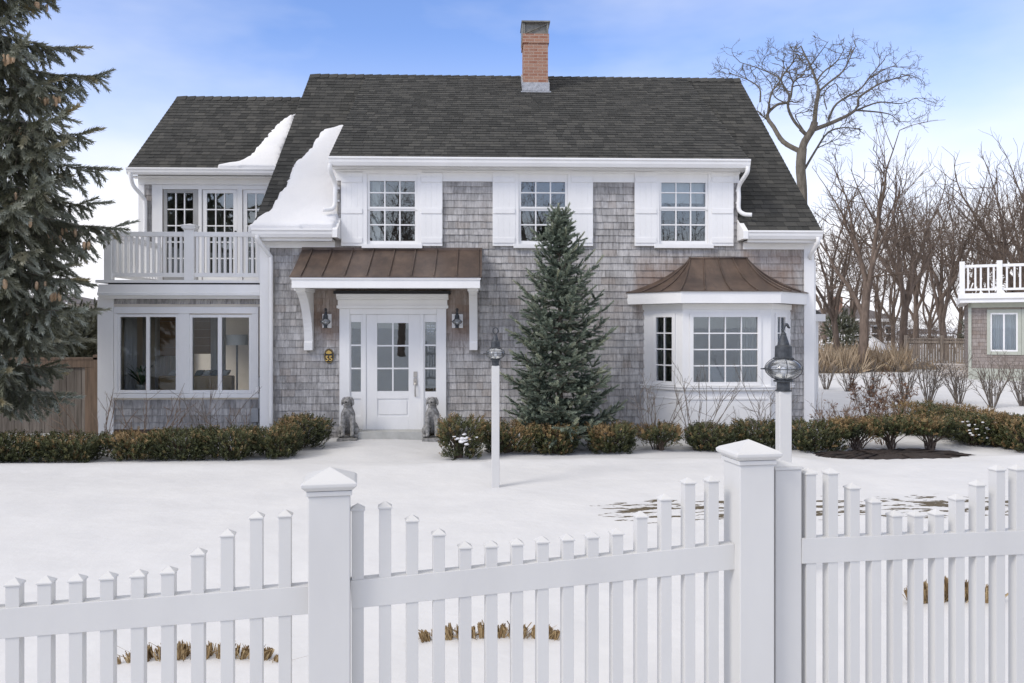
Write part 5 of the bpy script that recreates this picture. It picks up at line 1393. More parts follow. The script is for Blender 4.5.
# the spreading old tree behind the roof, limbs drawn as they fork
DT = 36.0
def zp_(x_, y_): return 730+x_*.2488, 30+y_*.2488
limbs = [  # (points in the tree's own sketch, radius start, end)
 ([(292, 760), (290, 640), (284, 560), (288, 490)], .42, .36), ([(288, 490), (300, 450), (330, 400), (338, 380)], .34, .26), ([(338, 390), (345, 310), (355, 250), (345, 205), (320, 140), (300, 100), (285, 65)], .22, .05),
 ([(355, 250), (400, 210), (455, 165), (488, 100), (505, 65)], .13, .04), ([(345, 215), (375, 170), (430, 125), (462, 72)], .11, .03), ([(288, 490), (215, 450), (175, 390), (150, 345), (190, 300), (238, 285), (255, 212), (300, 178)], .24, .06),
 ([(150, 345), (165, 255), (200, 200), (130, 160), (40, 130)], .12, .03), ([(120, 290), (118, 235), (70, 200), (0, 175)], .10, .03), ([(310, 425), (260, 372), (232, 310), (236, 260), (205, 200), (245, 140), (272, 95)], .18, .04), ([(338, 400), (420, 368), (505, 322), (520, 272), (590, 222), (640, 202), (720, 180)], .20, .035),
 ([(508, 322), (600, 330), (650, 342), (682, 372)], .10, .02), ([(515, 320), (600, 290), (690, 295), (748, 272)], .10, .02), ([(395, 360), (430, 295), (520, 240), (560, 190), (622, 118)], .13, .03), ([(290, 580), (345, 485), (395, 412), (460, 392), (530, 400)], .15, .03), ([(350, 475), (400, 452), (432, 440)], .06, .02),
 ([(388, 320), (378, 255), (425, 215), (440, 262), (480, 300)], .07, .02), ([(300, 410), (262, 345), (300, 330), (330, 322)], .07, .02), ([(240, 300), (180, 270), (160, 210), (100, 140)], .08, .02), ([(560, 195), (640, 150), (690, 150)], .06, .02), ([(320, 145), (370, 80), (395, 45)], .07, .02), ([(205, 200), (215, 130), (180, 110)], .06, .02)]
base_p = W(*zp_(292, 640), DT); bt = (base_p.x, base_p.y, gz(base_p.x, base_p.y))
t = thing('bare_tree', 'spreading old leafless tree rising above the right end of the roof', 'tree', bt, 'leafless trees behind the house')
r = np.random.default_rng(4); segs = []
root_z = np.array([base_p.x, base_p.y, bt[2]-.2])
depth_of = {}
for li, (pl_, ra, rb) in enumerate(limbs):
    sl = r.uniform(-.9, .9)*.35 if li > 1 else 0
    key0 = pl_[0]; d0 = depth_of.get(key0)
    if d0 is None: d0 = min(depth_of.items(), key=lambda kv: (kv[0][0]-key0[0])**2+(kv[0][1]-key0[1])**2)[1] if depth_of else 0.
    ps = []; L_ = 0; pr = key0
    for q in pl_:
        L_ += math.hypot(q[0]-pr[0], q[1]-pr[1])*.2488*DT/FOC; pr = q; dd = d0 + sl*L_; depth_of.setdefault(q, dd); ps.append(np.array(W(*zp_(*q), DT+dd)))
    ps = [np.array(v_) for v_ in smooth_path(ps, 4)]
    limb_segs(ps, ra*.5, rb*.6, segs)
    if li == 0: segs.append([*root_z, *ps[0], .3, ra*.5])
    if li >= 2:
        m_ = len(ps)
        for j in range(int(m_*.35), m_):
            f = j/m_
            for _ in range(1 if r.random() < .4+.5*f else 0):
                d = ps[min(j, m_-1)]-ps[j-1]; d = d/np.linalg.norm(d) + r.normal(0, .7, 3); d /= np.linalg.norm(d)
                twigs(ps[j], d, r.uniform(.35, .95), rb*.5+.006, 1, r, segs, 3, .10, (1, 3), .34, .0085, .9)
split_tree(t, segs, M['bark'], .085)
def tree(px, dep, H, r0, seed, label, fork=.35, spread=.6, up=.22, lean=0., nl=5, mt='barkbrown', nk=(1, 3), top_lv=4, rmin=.0075):
    p = W(px, HY, dep); z0 = gz(p.x, p.y); root = thing('bare_tree', label, 'tree', (p.x, p.y, z0), 'leafless trees behind the house')
    r = np.random.default_rng(seed); segs = []; b = np.array([p.x, p.y, z0-.2]); hf = H*fork; pts = [b]; d = np.array([lean*.3, 0, 1.])
    for j in range(5):
        d = d + r.normal(0, .05, 3); d /= np.linalg.norm(d); pts.append(pts[-1]+d*hf/5)
    limb_segs(pts, r0*.8, r0*.6, segs)
    for k in range(nl):
        a = 2*pi*k/nl + r.uniform(-.5, .5); t_ = spread*r.uniform(.35, 1.1); dd = np.array([cos(a)*t_+lean, sin(a)*t_, 1.]); dd /= np.linalg.norm(dd)
        st_ = pts[-1] if k < 3 else pts[r.integers(3, 5)]; L_ = (H-hf)*r.uniform(.62, .95); q = [st_]; m_ = 9
        for j in range(m_):
            dd = dd + r.normal(0, .12, 3) + np.array([0, 0, up*.35]); dd /= np.linalg.norm(dd); q.append(q[-1]+dd*L_/m_)
            if j >= 1:
                for _ in range(r.integers(1, 3)):
                    d2 = dd + r.normal(0, .6, 3) + np.array([0, 0, up*.5]); d2 /= np.linalg.norm(d2)
                    twigs(q[-1], d2, L_*.42*(1-j/m_*.6)*r.uniform(.5, 1.), r0*.15*(1-j/m_*.6), 2 if j > 3 else 1, r, segs, top_lv-1, up, nk, .2, rmin, .62)
        limb_segs(q, r0*.42, r0*.07, segs)
    split_tree(root, segs, M[mt], r0*.3)
    return root
tree(838, 37, 9.6, .20, 31, 'leafless tree closest to the right house corner', .30, .5, .18, 0, 5)
tree(862.5, 34, 11.6, .27, 57, 'thick trunked leafless tree right of the house corner, crown reaching the old tree', .34, .55, .2, .0, 6)
tree(902, 39, 12.0, .26, 33, 'leafless tree with a crooked trunk beside the left end of the far fence', .30, .6, .2, -.06, 6)
tree(915, 47, 12.0, .22, 34, 'slender leafless tree behind the far fence left part', .3, .45, .3, 0, 6)
tree(945, 44, 12.0, .26, 35, 'leaning leafless tree behind the middle of the far fence', .3, .5, .28, .08, 6)
tree(882, 52, 9.5, .18, 36, 'thin leafless tree in front of the distant grey house', .3, .5, .25, 0, 5)
tree(1012, 43, 12.6, .34, 37, 'big brown leafless tree rising behind the neighbour balcony', .32, .75, .22, -.05, 7, 'barkbrown', (1, 3))
tree(972, 55, 13.0, .24, 38, 'leafless tree left of the neighbour balcony, fine brown twigs', .28, .55, .3, 0, 6, 'barkbrown', (1, 3))
tree(825, 50, 9.0, .18, 39, 'small leafless tree half hidden by the house corner', .3, .6, .2, 0, 5)
tree(1050, 52, 14, .3, 40, 'leafless tree cut by the right edge of the view', .3, .7, .25, -.1, 6, 'barkbrown', (1, 3))
tree(930, 62, 11, .2, 41, 'distant leafless tree in the middle of the grove', .25, .6, .25, 0, 6)
tree(850, 58, 11.5, .2, 42, 'far leafless tree behind the chimneyed distant house', .25, .55, .25, 0, 6, 'barkbrown', (1, 3))
tree(893, 64, 13.0, .22, 43, 'far leafless tree between the thick trunked and crooked trees', .25, .6, .25, 0, 6, 'barkbrown', (1, 3))
tree(958, 66, 15.0, .24, 44, 'far leafless tree right of the leaning tree', .25, .6, .25, 0, 6, 'barkbrown', (1, 3))
tree(990, 60, 15.0, .24, 45, 'far leafless tree directly left of the big brown one', .25, .6, .25, 0, 6, 'barkbrown', (1, 3))
tree(1030, 48, 13.6, .3, 46, 'bushy leafless tree over the right half of the neighbour balcony', .3, .7, .25, -.05, 7, 'barkbrown', (1, 3))
# undergrowth thicket behind everything, and tan brush at the foot of the trees
r = np.random.default_rng(77); V = []; F = []; T_ = []
def blade_mass(n, pxr, depr, hr, w, lean):
    global V, F, T_
    for k in range(n):
        px = r.uniform(*pxr); dep = r.uniform(*depr); p = W(px, HY, dep); h_ = r.uniform(*hr)*(.62+.38*sin(px*.55+dep*2.1)*sin(px*.23+dep)+.2*sin(px*1.7)); z_ = gz(p.x, p.y); a = r.uniform(0, pi); ca, sa = cos(a)*w, sin(a)*w; lx, ly = r.normal(0, lean, 2); k0 = len(V)
        V += [(p.x-ca, p.y-sa, z_-.05), (p.x+ca, p.y+sa, z_-.05), (p.x+lx*.5+ca*.7, p.y+ly*.5+sa*.7, z_+h_*.6), (p.x+lx, p.y+ly, z_+h_)]; F.append((k0, k0+1, k0+2, k0+3)); T_ += [np.clip(r.normal(.5, .22), 0, 1)]*4
blade_mass(5000, (806, 862), (33, 39), (.4, 1.45), .009, .2); blade_mass(3000, (866, 908), (34, 39), (.3, 1.4), .009, .2); blade_mass(400, (905, 985), (35.5, 36.6), (.15, .6), .010, .3)
b_ = np_mesh('tall_dry_grass', V, F, M['brush'], attr=T_); tag(b_, 'tall tan dry grass and brush at the foot of the bare trees', 'dry grass', kind='stuff')
segs = []
for k in range(150):
    px = r.uniform(800, 1060); dep = r.uniform(48, 66); p = W(px, HY, dep); d = np.array([r.normal(0, .25), r.normal(0, .25), 1.]); twigs(np.array([p.x, p.y, gz(p.x, p.y)]), d/np.linalg.norm(d), r.uniform(.8, 2.2), .025, 1, r, segs, 3, .2, (1, 3), .25, .011, .7)
rt = seg_mesh('thicket', segs, M['barkbrown'], None, 3); tag(rt, 'far brown thicket of leafless scrub behind the fence', 'scrub', kind='stuff')
# evergreen shrubs and scrub behind the left wooden fence
def leaf_blob(name, label, c, rx, ry, rz, n, seed, mt, size):
    root = thing(name, label, 'shrub', c); r = np.random.default_rng(seed); q = r.normal(0, 1, (n, 3)); q /= np.linalg.norm(q, axis=1, keepdims=True); q *= (r.uniform(.15, 1, (n, 1))**.5)*(1+.22*np.sin(q[:, :1]*6+seed)*np.cos(q[:, 2:]*5))
    pos = np.array(c) + q*[rx, ry, rz] + [0, 0, rz]; d = q + r.normal(0, .5, (n, 3)) + [0, 0, .4]
    scatter('foliage', NT_, NF_, pos, d, r.uniform(size*.7, size*1.3, n), np.clip(r.normal(.35, .2, n), 0, .8), mt, root)
    seg_mesh('trunk', [[c[0], c[1], c[2]-.05, c[0], c[1], c[2]+rz*1.4, .08, .03]], M['bark'], root, 7)
for i, (px, rx, rz, lb_) in enumerate(((8, 1.2, 1.3, 'dark evergreen bush behind the left end of the wooden fence'), (52, 1.0, 1.35, 'dark evergreen bush behind the middle of the wooden fence'), (96, .7, 1.2, 'dark evergreen bush against the sunroom side behind the fence'))):
    p = W(px, HY, 17.5+i); leaf_blob('evergreen_shrub', lb_, (p.x, p.y, gz(p.x, p.y)), rx, .8, rz, 1300, 300+i, M['spruce'], .22)
for i, (px, dep, lb_) in enumerate(((843, 44, 'small dark evergreen beside the snowbank in front of the distant house'), (978, 52, 'dark evergreen behind the far fence beside the neighbour house'))):
    p = W(px, HY, dep); leaf_blob('evergreen_shrub', lb_, (p.x, p.y, gz(p.x, p.y)), 1.0, .8, 1.3, 500, 330+i, M['spruce'], .35)

# street trees across the road, seen only as reflections in the panes
src = [o for o in COL.objects if o.parent is None and o.get('category') == 'tree' and 'leafless' in o.get('label', '')]
for k, (i, x_, y_, lb_) in enumerate(((3, -5.5, -38, 'leafless street tree across the road opposite the sunroom'), (4, 3.5, -42, 'leafless street tree across the road opposite the front door'), (6, 13, -40, 'leafless street tree across the road opposite the bay window'))):
    c = copy_tree(src[i], (x_, y_, gz(x_, y_)), 1.3*k+.4, (1.25, 1.25, 1.25)); c['label'] = lb_; c['group'] = 'street trees across the road'
# ------------------------------------------------------------------ picket fences in front
BF = R(10.6)
FD = (RT*cos(BF) + FW*sin(BF)).normalized(); FN = Vector((FD.y, -FD.x, 0))          # along the fence, and towards the street
P1 = W(330, HY, 2.54); P1 = Vector((P1.x, P1.y, 0))
def fp(t, o, z): return P1 + FD*t + FN*o + UP*z
def t_at(px):
    d = ray(px, HY); A_ = np.array([[d.x, -FD.x], [d.y, -FD.y]]); return float(np.linalg.solve(A_, [P1.x-CAM.x, P1.y-CAM.y])[1])
def z_at(px, py):
    t_ = t_at(px); q = P1 + FD*t_; dep = (q-CAM).dot(FW); return CAM.z - (py-HY)*dep/FOC
def picket(mb, t_, z0, z1, w=.019):
    c = fp(t_, 0, 0)
    mb.obox(c+UP*((z0+z1-.022)/2), FD, FN, UP, w, w, (z1-.022-z0)/2)
    k = w+.0035; zb_ = z1-.0215
    a = [c+FD*(sx*k)+FN*(sy*k)+UP*zb_ for sx, sy in ((-1,-1),(1,-1),(1,1),(-1,1))]; b_ = [v_+UP*.005 for v_ in a]
    mb.add(a+b_+[c+UP*z1], [(3,2,1,0),(0,1,5,4),(1,2,6,5),(2,3,7,6),(3,0,4,7),(4,5,8),(5,6,8),(6,7,8),(7,4,8)])
def rail_(root, ta, tb, za, zb_, h=.0885, w=.0225):
    a0, b0 = fp(ta, 0, za), fp(tb, 0, zb_); d = (b0-a0); L_ = d.length; d.normalize(); n = d.cross(FN)
    n = n if n.z > 0 else -n
    m = MB().obox((a0+b0)/2 - n*(h/2), d, FN, n, L_/2, w, h/2); return m.build('rail', M['vinyl'], root, bevel=.0015)
def post(root, t_, z1, w, cap_=True, flat=False, off=0):
    c = fp(t_, off, 0); g0_ = gz(c.x, c.y)-.1
    p = MB().obox(c+UP*((z1+g0_)/2), FD, FN, UP, w, w, (z1-g0_)/2).build('post', M['vinyl'], root, bevel=.003)
    m = MB()
    if not flat:
        m.obox(c+UP*(z1+.008), FD, FN, UP, w+.006, w+.006, .008-.0005)
        a = [(w+.006, .0165), (w+.020, .030), (w+.021, .040), (w+.013, .047)]
        vs = []; 
        for k_, zz in a: vs += [c+FD*(sx*k_)+FN*(sy*k_)+UP*(z1+zz) for sx, sy in ((-1,-1),(1,-1),(1,1),(-1,1))]
        vs.append(c+UP*(z1+.080)); fs = [(3,2,1,0)]
        for r_ in range(3): fs += [(r_*4+i, r_*4+(i+1) % 4, r_*4+4+(i+1) % 4, r_*4+4+i) for i in range(4)]
        fs += [(12+i, 12+(i+1) % 4, 16) for i in range(4)]; m.add(vs, fs)
    else:
        m.obox(c+UP*(z1+.006), FD, FN, UP, w+.005, w+.005, .0055)
        a = [c+FD*(sx*(w+.003))+FN*(sy*(w+.003))+UP*(z1+.0118) for sx, sy in ((-1,-1),(1,-1),(1,1),(-1,1))]; m.add(a+[c+UP*(z1+.026)], [(0,1,4),(1,2,4),(2,3,4),(3,0,4),(3,2,1,0)])
    m.build('post_cap', M['vinyl'], p, bevel=.002)
    return p
prof15 = [.238, .238, .19, .138, .087, .084, .083, .083, .083, .083, .084, .087, .138, .19, .24]
prof15 = [.240, .240, .190, .138, .088, .084, .083, .083, .083, .084, .088, .138, .190, .240, .240]
c0 = fp(0, 0, 0)
fence = thing('picket_fence', 'white picket fence with pyramid capped posts crossing the left and middle foreground', 'fence', (c0.x, c0.y, gz(c0.x, c0.y)))
T2 = t_at(748.5)
zr = lambda px, py: z_at(px, py)
za1, zb1 = z_at(0, 606.5), z_at(312, 583.5)      # rail tops
s1 = (zb1-za1)/(t_at(312)-t_at(0))
# middle panel
zA, zB_ = z_at(350, 578.8), z_at(735, 542); tA, tB = .064, T2-.064
rail_(fence, tA, tB, zA, zB_); rail_(fence, tA, tB, zA-.78, zB_-.78)
tp = np.linspace(t_at(357.8), t_at(711.3), 15)
for t_, h_ in zip(tp, prof15):
    zt_ = zA + (zB_-zA)*(t_-tA)/(tB-tA); m = MB(); picket(m, t_, zt_-.86, zt_+h_); m.build('picket', M['vinyl'], fence, bevel=.001)
# left panel
pit = (tp[-1]-tp[0])/14; te = t_at(285.3); tl = [te - pit*k for k in range(15)][::-1]; tE = tl[0]-.09
zz = lambda t_: zb1 + s1*(t_-t_at(312))
rail_(fence, tE, -.064, zz(tE), zz(-.064)); rail_(fence, tE, -.064, zz(tE)-.78, zz(-.064)-.78)
for t_, h_ in zip(tl, prof15):
    m = MB(); picket(m, t_, zz(t_)-.86, zz(t_)+h_); m.build('picket', M['vinyl'], fence, bevel=.001)
post(fence, 0, z_at(330, 492), .0635); post(fence, T2, z_at(748, 462), .0635); post(fence, tE-.064, zz(tE)+.33, .0635)
# right panel on its own post
T3 = t_at(785) ; c3 = fp(T3, 0, 0)
f2 = thing('picket_fence', 'white picket fence section at right starting from the lower flat topped post', 'fence', (c3.x, c3.y, gz(c3.x, c3.y)))
post(f2, T3+.003, z_at(785, 469), .050, flat=True, off=-.03)
za3, zb3 = z_at(800, 537), z_at(1024, 529); ta3, tb3 = t_at(799), t_at(1056)
z3 = lambda t_: za3 + (zb3-za3)*(t_-t_at(800))/(t_at(1024)-t_at(800))
rail_(f2, ta3, tb3, z3(ta3), z3(tb3)); rail_(f2, ta3, tb3, z3(ta3)-.78, z3(tb3)-.78)
prof11 = [.245, .245, .19, .138, .087, .085, .087, .14, .19, .245, .245, .245]
for t_, h_ in zip([t_at(808.4)+(t_at(1016.6)-t_at(808.4))/10*k for k in range(12)], prof11):
    m = MB(); picket(m, t_, z3(t_)-.86, z3(t_)+h_); m.build('picket', M['vinyl'], f2, bevel=.001)
post(f2, tb3+.06, z3(tb3)+.33, .0635)

# ------------------------------------------------------------------ wooden fence at left
YF = .75
x0, x1 = X_(-60, YF), X_(100, YF); zt_f = Z_(60, 358, YF)
wf_ = thing('wooden_fence', 'weathered grey board fence at left running up to the sunroom', 'fence', (x1, YF, gz(x1, YF)))
m = MB(); x = x0
while x < x1 - .02: w = .135; m.box(x+.003, min(x+w-.003, x1), YF-.012-.002*random.random(), YF+.012, -.1, zt_f-.03); x += w
m.build('boards', M['fence'], wf_)
MB().box(x0, x1, YF-.05, YF-.016, zt_f-.17, zt_f-.031).box(x0, x1, YF-.06, YF+.06, zt_f-.03, zt_f+.01).build('top_rail', M['fencecap'], wf_)
MB().box(x1-.10, x1+.0, YF-.06, YF+.05, -.1, zt_f+.06).box(x1-.25, x1-.101, YF-.045, YF-.0165, -.1, zt_f-.171).build('post', M['fencecap'], wf_)
# ------------------------------------------------------------------ far fence and neighbour house on the right
YFf = W(940, HY, 38).y
a = W(905, HY, 38.4); b = W(979, HY, 37.2); d = Vector((b.x-a.x, b.y-a.y, 0)); Lf = d.length; d.normalize(); n = Vector((d.y, -d.x, 0))
ff = thing('board_fence', 'tan wooden board fence in the distance left of the neighbour house', 'fence', (a.x, a.y, gz(a.x, a.y)))
o = Vector((a.x, a.y, 0)); zg = gz(a.x, a.y); ztop = CAM.z - (339.5-HY)*38/FOC
m = MB(); u_ = 0
while u_ < Lf: m.obox(o+d*(u_+.05)+UP*((ztop+zg-.1)/2), d, n, UP, .046, .012, (ztop-zg+.1)/2); u_ += .112
m.build('boards', M['farfence'], ff)
MB().obox(o+d*(Lf/2)+UP*(ztop+.03), d, n, UP, Lf/2+.05, .05, .03).obox(o+d*(Lf/2)+UP*(ztop-.12)+n*.035, d, n, UP, Lf/2, .02, .05).build('top_rail', M['farfence'], ff)
for f_ in (0.01, .5, .99): MB().obox(o+d*Lf*f_+n*.06+UP*((ztop+zg)/2+.08), d, n, UP, .07, .05, (ztop-zg)/2+.12).build('post', M['farfence'], ff)

DN = 30.0
nb_ = W(969, HY, DN); YN = nb_.y
nh = thing('neighbour_house', 'brown shingled neighbour house with sage green trim and white roof balcony at the right edge', 'house', (nb_.x, YN, gz(nb_.x, YN)))
x0, x1 = nb_.x, nb_.x + 7; zg = -.1; zt_n = Z_(995, 303, YN)
wins = [RC(989.5, 313, 1015.5, 351, YN), RC(1022, 313, 1047, 351, YN)]
s = MB(); sheet(s, x0, x1, zg, zt_n, YN, YN+.15, wins); s.box(x0, x0+.15, YN+.16, YN+6, zg, zt_n); s.box(x0, x1, YN+5.9, YN+6.05, zg, zt_n)
s.build('wall', M['interior'], nh)
sf = shingle_field(x0, x1, Z_(995, 368, YN), zt_n, wall_front(YN), .14, (.12, .3), .02, [(w_[0]-.1, w_[1]+.1, w_[2]-.1, w_[3]+.1) for w_ in wins])
s2 = shingle_field(0, 6, Z_(995, 368, YN), zt_n, lambda u, v, o: (x0-o, YN+u, v), .14, (.12, .3), .02); n0 = len(sf.v); sf.v += s2.v; sf.f += [tuple(i+n0 for i in f) for f in s2.f]
sf.build('shingle_siding', M['brownshingle'], nh)
MB().box(x0-.03, x1, YN-.06, YN-.025, zg, Z_(995, 368, YN)).box(x0-.03, x0+.09, YN-.05, YN-.021, Z_(995, 368, YN)+.001, zt_n).box(x0-.02, x1, YN-.05, YN-.021, zt_n-.18, zt_n).build('trim', M['sage'], nh)
for a_, b_, c_, d_3 in wins:
    m = MB(); t_ = .12
    m.box(a_-t_, a_, YN-.05, YN+.02, c_-t_, d_3+t_).box(b_, b_+t_, YN-.05, YN+.02, c_-t_, d_3+t_).box(a_, b_, YN-.05, YN+.02, d_3, d_3+t_).box(a_, b_, YN-.05, YN+.02, c_-t_, c_)
    o_ = m.build('window', M['sage'], nh)
    k = MB(); w_ = .06; mx = (a_+b_)/2
    for xa_, xb_ in ((a_, a_+w_), (mx-w_/2, mx+w_/2), (b_-w_, b_)): k.box(xa_, xb_, YN-.03, YN+.03, c_, d_3)
    for z_a, z_b in ((c_, c_+w_), (d_3-w_, d_3)): k.box(a_+w_, mx-w_/2, YN-.03, YN+.03, z_a, z_b); k.box(mx+w_/2, b_-w_, YN-.03, YN+.03, z_a, z_b)
    k.build('sash', M['white'], o_); MB().box(a_, b_, YN+.0, YN+.008, c_, d_3).build('pane', M['glass'], o_)
    q = MB(); n_ = 26; 
    for i in range(n_):
        xa_, xb_ = a_+(b_-a_)*i/n_, a_+(b_-a_)*(i+1)/n_; q.quad((xa_, YN+.35+.05*sin(i*1.7), c_-.1), (xb_, YN+.35+.05*sin((i+1)*1.7), c_-.1), (xb_, YN+.35+.05*sin((i+1)*1.7), d_3+.1), (xa_, YN+.35+.05*sin(i*1.7), d_3+.1))
    q.build('drape', M['drape'], nh, smooth=True)
zd0, zd1 = Z_(995, 300, YN-.4), Z_(995, 294, YN-.4)
m = MB().box(x0-.35, x1, YN-.5, YN+6.3, zt_n+.001, zd1); m.box(x0-.42, x1, YN-.57, YN-.501, zd0+.05, zd1+.02).build('balcony_deck', M['white'], nh)
zt_r = Z_(995, 265, YN-.4); r_ = MB()
r_.box(x0-.3, x1, YN-.47, YN-.39, zt_r-.1, zt_r).box(x0-.3, x1, YN-.46, YN-.40, zd1+.12, zd1+.2).box(x0-.3, x0-.22, YN-.389, YN+6, zt_r-.1, zt_r).box(x0-.3, x0-.22, YN-.389, YN+6, zd1+.12, zd1+.2)
rl_ = r_.build('balcony_railing', M['white'], nh)
for xp_ in (x0-.27, X_(1005, YN-.43), X_(1043, YN-.43)): MB().box(xp_-.10, xp_+.10, YN-.53, YN-.33, zd1+.021, zt_r+.13).build('post', M['white'], rl_)
i = 0; x = x0-.05
while x < x1-3.6:
    MB().box(x-.035, x+.035, YN-.455, YN-.405, zd1+.2005, zt_r-.1005).build('baluster', M['white'], rl_); x += .20 if i % 2 else .27; i += 1
nh.rotation_euler = (0, 0, -R(30)); nh.scale = (.87, 1, 1)
# lattice skirt between fence and house
la, lb2 = W(934, HY, 31.5), W(972, HY, 30.6)
lt = thing('lattice_panel', 'low diagonal lattice panel in the snow left of the neighbour house', 'lattice', (la.x, la.y, gz(la.x, la.y)))
d = Vector((lb2.x-la.x, lb2.y-la.y, 0)); LL = d.length; d.normalize(); n = Vector((d.y, -d.x, 0)); z0_ = gz(la.x, la.y)-.02; hL = .5; m = MB(); o = Vector((la.x, la.y, z0_))
m.obox(o+d*LL/2+UP*hL, d, n, UP, LL/2, .025, .035); k = 0.
while k < LL:
    for sg in (1, -1):
        a_ = o+d*k+UP*(0 if sg > 0 else hL); b_ = o+d*min(LL, k+hL)+UP*((min(LL, k+hL)-k) if sg > 0 else hL-(min(LL, k+hL)-k)); dd_ = (b_-a_); 
        if dd_.length > .05: m.obox((a_+b_)/2+n*(.008*sg), dd_.normalized(), n, dd_.normalized().cross(n), (b_-a_).length/2, .006, .022)
    k += .14
m.build('slats', M['farwall'], lt)
# distant houses
def far_house(label, pxl, pxr, dep, py_eave, py_ridge, wall, roofm, chim=None, nwin=4):
    a = W(pxl, HY, dep); b = W(pxr, HY, dep); Y = a.y; x0, x1 = a.x, b.x; ze = CAM.z-(py_eave-HY)*dep/FOC; zr_ = CAM.z-(py_ridge-HY)*dep/FOC; D_ = 7.
    h = thing('far_house', label, 'house', (x0, Y, 0)); z0 = -.1
    MB().box(x0, x1, Y, Y+D_, z0, ze).build('wall', wall, h)
    m = MB(); o_ = .45; i_ = min(2.2, (x1-x0)*.3)
    m.add([(x0-o_, Y-o_, ze), (x1+o_, Y-o_, ze), (x1+o_, Y+D_+o_, ze), (x0-o_, Y+D_+o_, ze), (x0+i_, Y+D_/2, zr_), (x1-i_, Y+D_/2, zr_)], [(0,1,5,4), (1,2,5), (2,3,4,5), (3,0,4), (3,2,1,0)])
    m.build('roof', roofm, h)
    MB().box(x0-o_, x1+o_, Y-o_-.03, Y-o_-.002, ze-.22, ze+.02).build('eave_board', M['white'], h)
    if chim: q = W(chim, HY, dep+2); MB().box(q.x-.35, q.x+.35, Y+1.6, Y+2.3, ze, zr_+.75).build('chimney', M['brick'], h)
    for k in range(nwin):
        xc_ = x0+(x1-x0)*(k+.6)/nwin; zc_ = ze-1.25
        w_ = MB().box(xc_-.55, xc_-.40, Y-.06, Y-.002, zc_-.75, zc_+.75).box(xc_+.40, xc_+.55, Y-.06, Y-.002, zc_-.75, zc_+.75).box(xc_-.399, xc_+.399, Y-.06, Y-.002, zc_+.62, zc_+.75).box(xc_-.399, xc_+.399, Y-.06, Y-.002, zc_-.75, zc_-.62).box(xc_-.399, xc_+.399, Y-.05, Y-.002, zc_-.04, zc_+.04).build('window', M['white'], h)
        MB().box(xc_-.399, xc_+.399, Y-.03, Y-.001, zc_-.619, zc_+.619).build('pane', M['black'], w_)
    return h
far_house('distant grey hip roofed house with brick chimney behind the bare trees', 826, 897, 68, 319, 305, M['farwall'], M['farroof'], 837, 5)
far_house('low distant house with snow pale roof edge behind the far fence', 917, 955, 85, 334, 329, M['farwall'], M['farroof'], None, 2)
far_house('distant dark roofed house glimpsed through the left spruce', -20, 62, 45, 303, 292, M['farwall'], M['farroof'], None, 3)
# snowbank in front of the distant house
c = W(853, HY, 50); sb_ = MB(); V = []; F = []
for i in range(13):
    for j in range(25):
        u_, v_ = i/12, j/24*2*pi; rr_ = 1-u_; V.append((c.x+cos(v_)*2.6*rr_*(1+.15*sin(3*v_)), c.y+sin(v_)*2.2*rr_, gz(c.x, c.y)-.05+1.5*(1-rr_**2)**.8*(1+.12*sin(5*v_)*rr_)))
for i in range(12):
    for j in range(24): F.append((i*25+j, i*25+j+1, (i+1)*25+j+1, (i+1)*25+j))
sbk = np_mesh('snowbank', V, F, M['snow'], smooth=True); tag(sbk, 'heaped snowbank before the distant grey house', 'snowbank', kind='structure')

# ------------------------------------------------------------------ light, sky, camera
SUN_EL, SUN_AZ = R(40), R(236)               # azimuth clockwise from +Y: behind the camera, to the left
sd = Vector((sin(SUN_AZ)*cos(SUN_EL), cos(SUN_AZ)*cos(SUN_EL), sin(SUN_EL)))
sun = bpy.data.lights.new('sun', 'SUN'); sun.energy = 1.5; sun.angle = R(20); sun.color = (1, .945, .87)
so_ = bpy.data.objects.new('sun', sun); COL.objects.link(so_); so_.rotation_euler = sd.to_track_quat('Z', 'Y').to_euler()
w = bpy.data.worlds.new('World'); scene.world = w; w.use_nodes = True; nt = w.node_tree; bg = nt.nodes['Background']
sky = nt.nodes.new('ShaderNodeTexSky'); sky.sky_type = 'NISHITA'; sky.sun_disc = False; sky.sun_elevation = SUN_EL; sky.sun_rotation = SUN_AZ
sky.air_density = 1.0; sky.dust_density = .6; sky.ozone_density = 4.5; sky.altitude = 10
def wn(t_, **k):
    x = nt.nodes.new(t_)
    for a_, b_ in k.items(): setattr(x, a_, b_)
    return x
tc = wn('ShaderNodeTexCoord'); mpn = wn('ShaderNodeMapping'); mpn.inputs['Scale'].default_value = (1.6, 1.6, 4.5); mpn.inputs['Location'].default_value = (.35, .2, .1)
nz = wn('ShaderNodeTexNoise'); nz.inputs['Scale'].default_value = 1.7; nz.inputs['Detail'].default_value = 5; nz.inputs['Roughness'].default_value = .5
sp = wn('ShaderNodeSeparateXYZ'); rp = wn('ShaderNodeValToRGB'); rp.color_ramp.elements[0].position = .40; rp.color_ramp.elements[1].position = .74
lo_ = wn('ShaderNodeMapRange'); lo_.inputs['From Min'].default_value = .345; lo_.inputs['From Max'].default_value = .09; lo_.clamp = True
ad = wn('ShaderNodeMath', operation='ADD'); ad.use_clamp = True; mu = wn('ShaderNodeMath', operation='MULTIPLY'); mu.inputs[1].default_value = .40
mx = wn('ShaderNodeMix', data_type='RGBA'); 
L_ = nt.links.new
L_(tc.outputs['Generated'], mpn.inputs[0]); L_(mpn.outputs[0], nz.inputs['Vector']); L_(nz.outputs['Fac'], rp.inputs[0]); L_(tc.outputs['Generated'], sp.inputs[0])
L_(sp.outputs['Z'], lo_.inputs['Value']); L_(rp.outputs[0], mu.inputs[0])
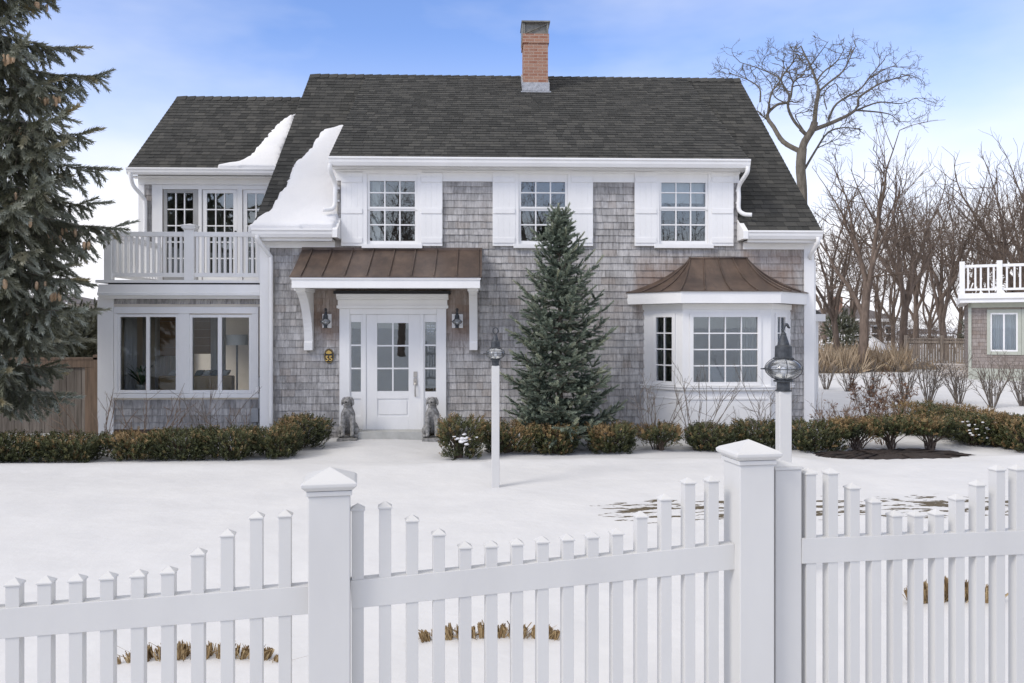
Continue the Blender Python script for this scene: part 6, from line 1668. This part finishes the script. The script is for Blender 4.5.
pw = wn('ShaderNodeMath', operation='POWER'); pw.inputs[1].default_value = 1.5; L_(lo_.outputs[0], pw.inputs[0])
oh = wn('ShaderNodeMapRange'); oh.inputs['From Min'].default_value = .42; oh.inputs['From Max'].default_value = .75; oh.inputs['To Max'].default_value = .8; oh.clamp = True
L_(sp.outputs['Z'], oh.inputs['Value']); a2 = wn('ShaderNodeMath', operation='ADD'); a2.use_clamp = True      # thin high cloud overhead, out of view, added to whiten and soften the light
L_(mu.outputs[0], ad.inputs[0]); L_(pw.outputs[0], ad.inputs[1]); L_(ad.outputs[0], a2.inputs[0]); L_(oh.outputs[0], a2.inputs[1]); L_(a2.outputs[0], mx.inputs[0]); tn = wn('ShaderNodeMix', data_type='RGBA', blend_type='MULTIPLY'); tn.inputs[0].default_value = 1; tn.inputs[7].default_value = (1.04, 1.0, 1.15, 1); L_(sky.outputs[0], tn.inputs[6]); L_(tn.outputs[2], mx.inputs[6])
cc = wn('ShaderNodeMix', data_type='RGBA'); cc.inputs[6].default_value = (5.5, 5.5, 5.75, 1); cc.inputs[7].default_value = (6.1, 5.8, 5.35, 1); L_(oh.outputs[0], cc.inputs[0]); L_(cc.outputs[2], mx.inputs[7])
L_(mx.outputs[2], bg.inputs['Color']); bg.inputs['Strength'].default_value = .15

cam = bpy.data.cameras.new('camera'); co = bpy.data.objects.new('camera', cam); COL.objects.link(co)
cam.sensor_width = 36; cam.lens = 36*FOC/1024; cam.clip_end = 3000; cam.clip_start = .05
co.location = CAM; co.rotation_euler = (R(90), 0, -YAW); cam.shift_y = -(341.5-HY)/1024
scene.camera = co
scene.render.engine = 'CYCLES'; scene.render.resolution_x = 1024; scene.render.resolution_y = 683
scene.cycles.max_bounces = 8; scene.cycles.transparent_max_bounces = 16; scene.cycles.use_denoising = True
scene.cycles.caustics_reflective = False; scene.cycles.caustics_refractive = False
vs_ = scene.view_settings; vs_.view_transform = 'Standard'; vs_.look = 'None'; vs_.gamma = 1; vs_.use_curve_mapping = False; vs_.exposure = .46
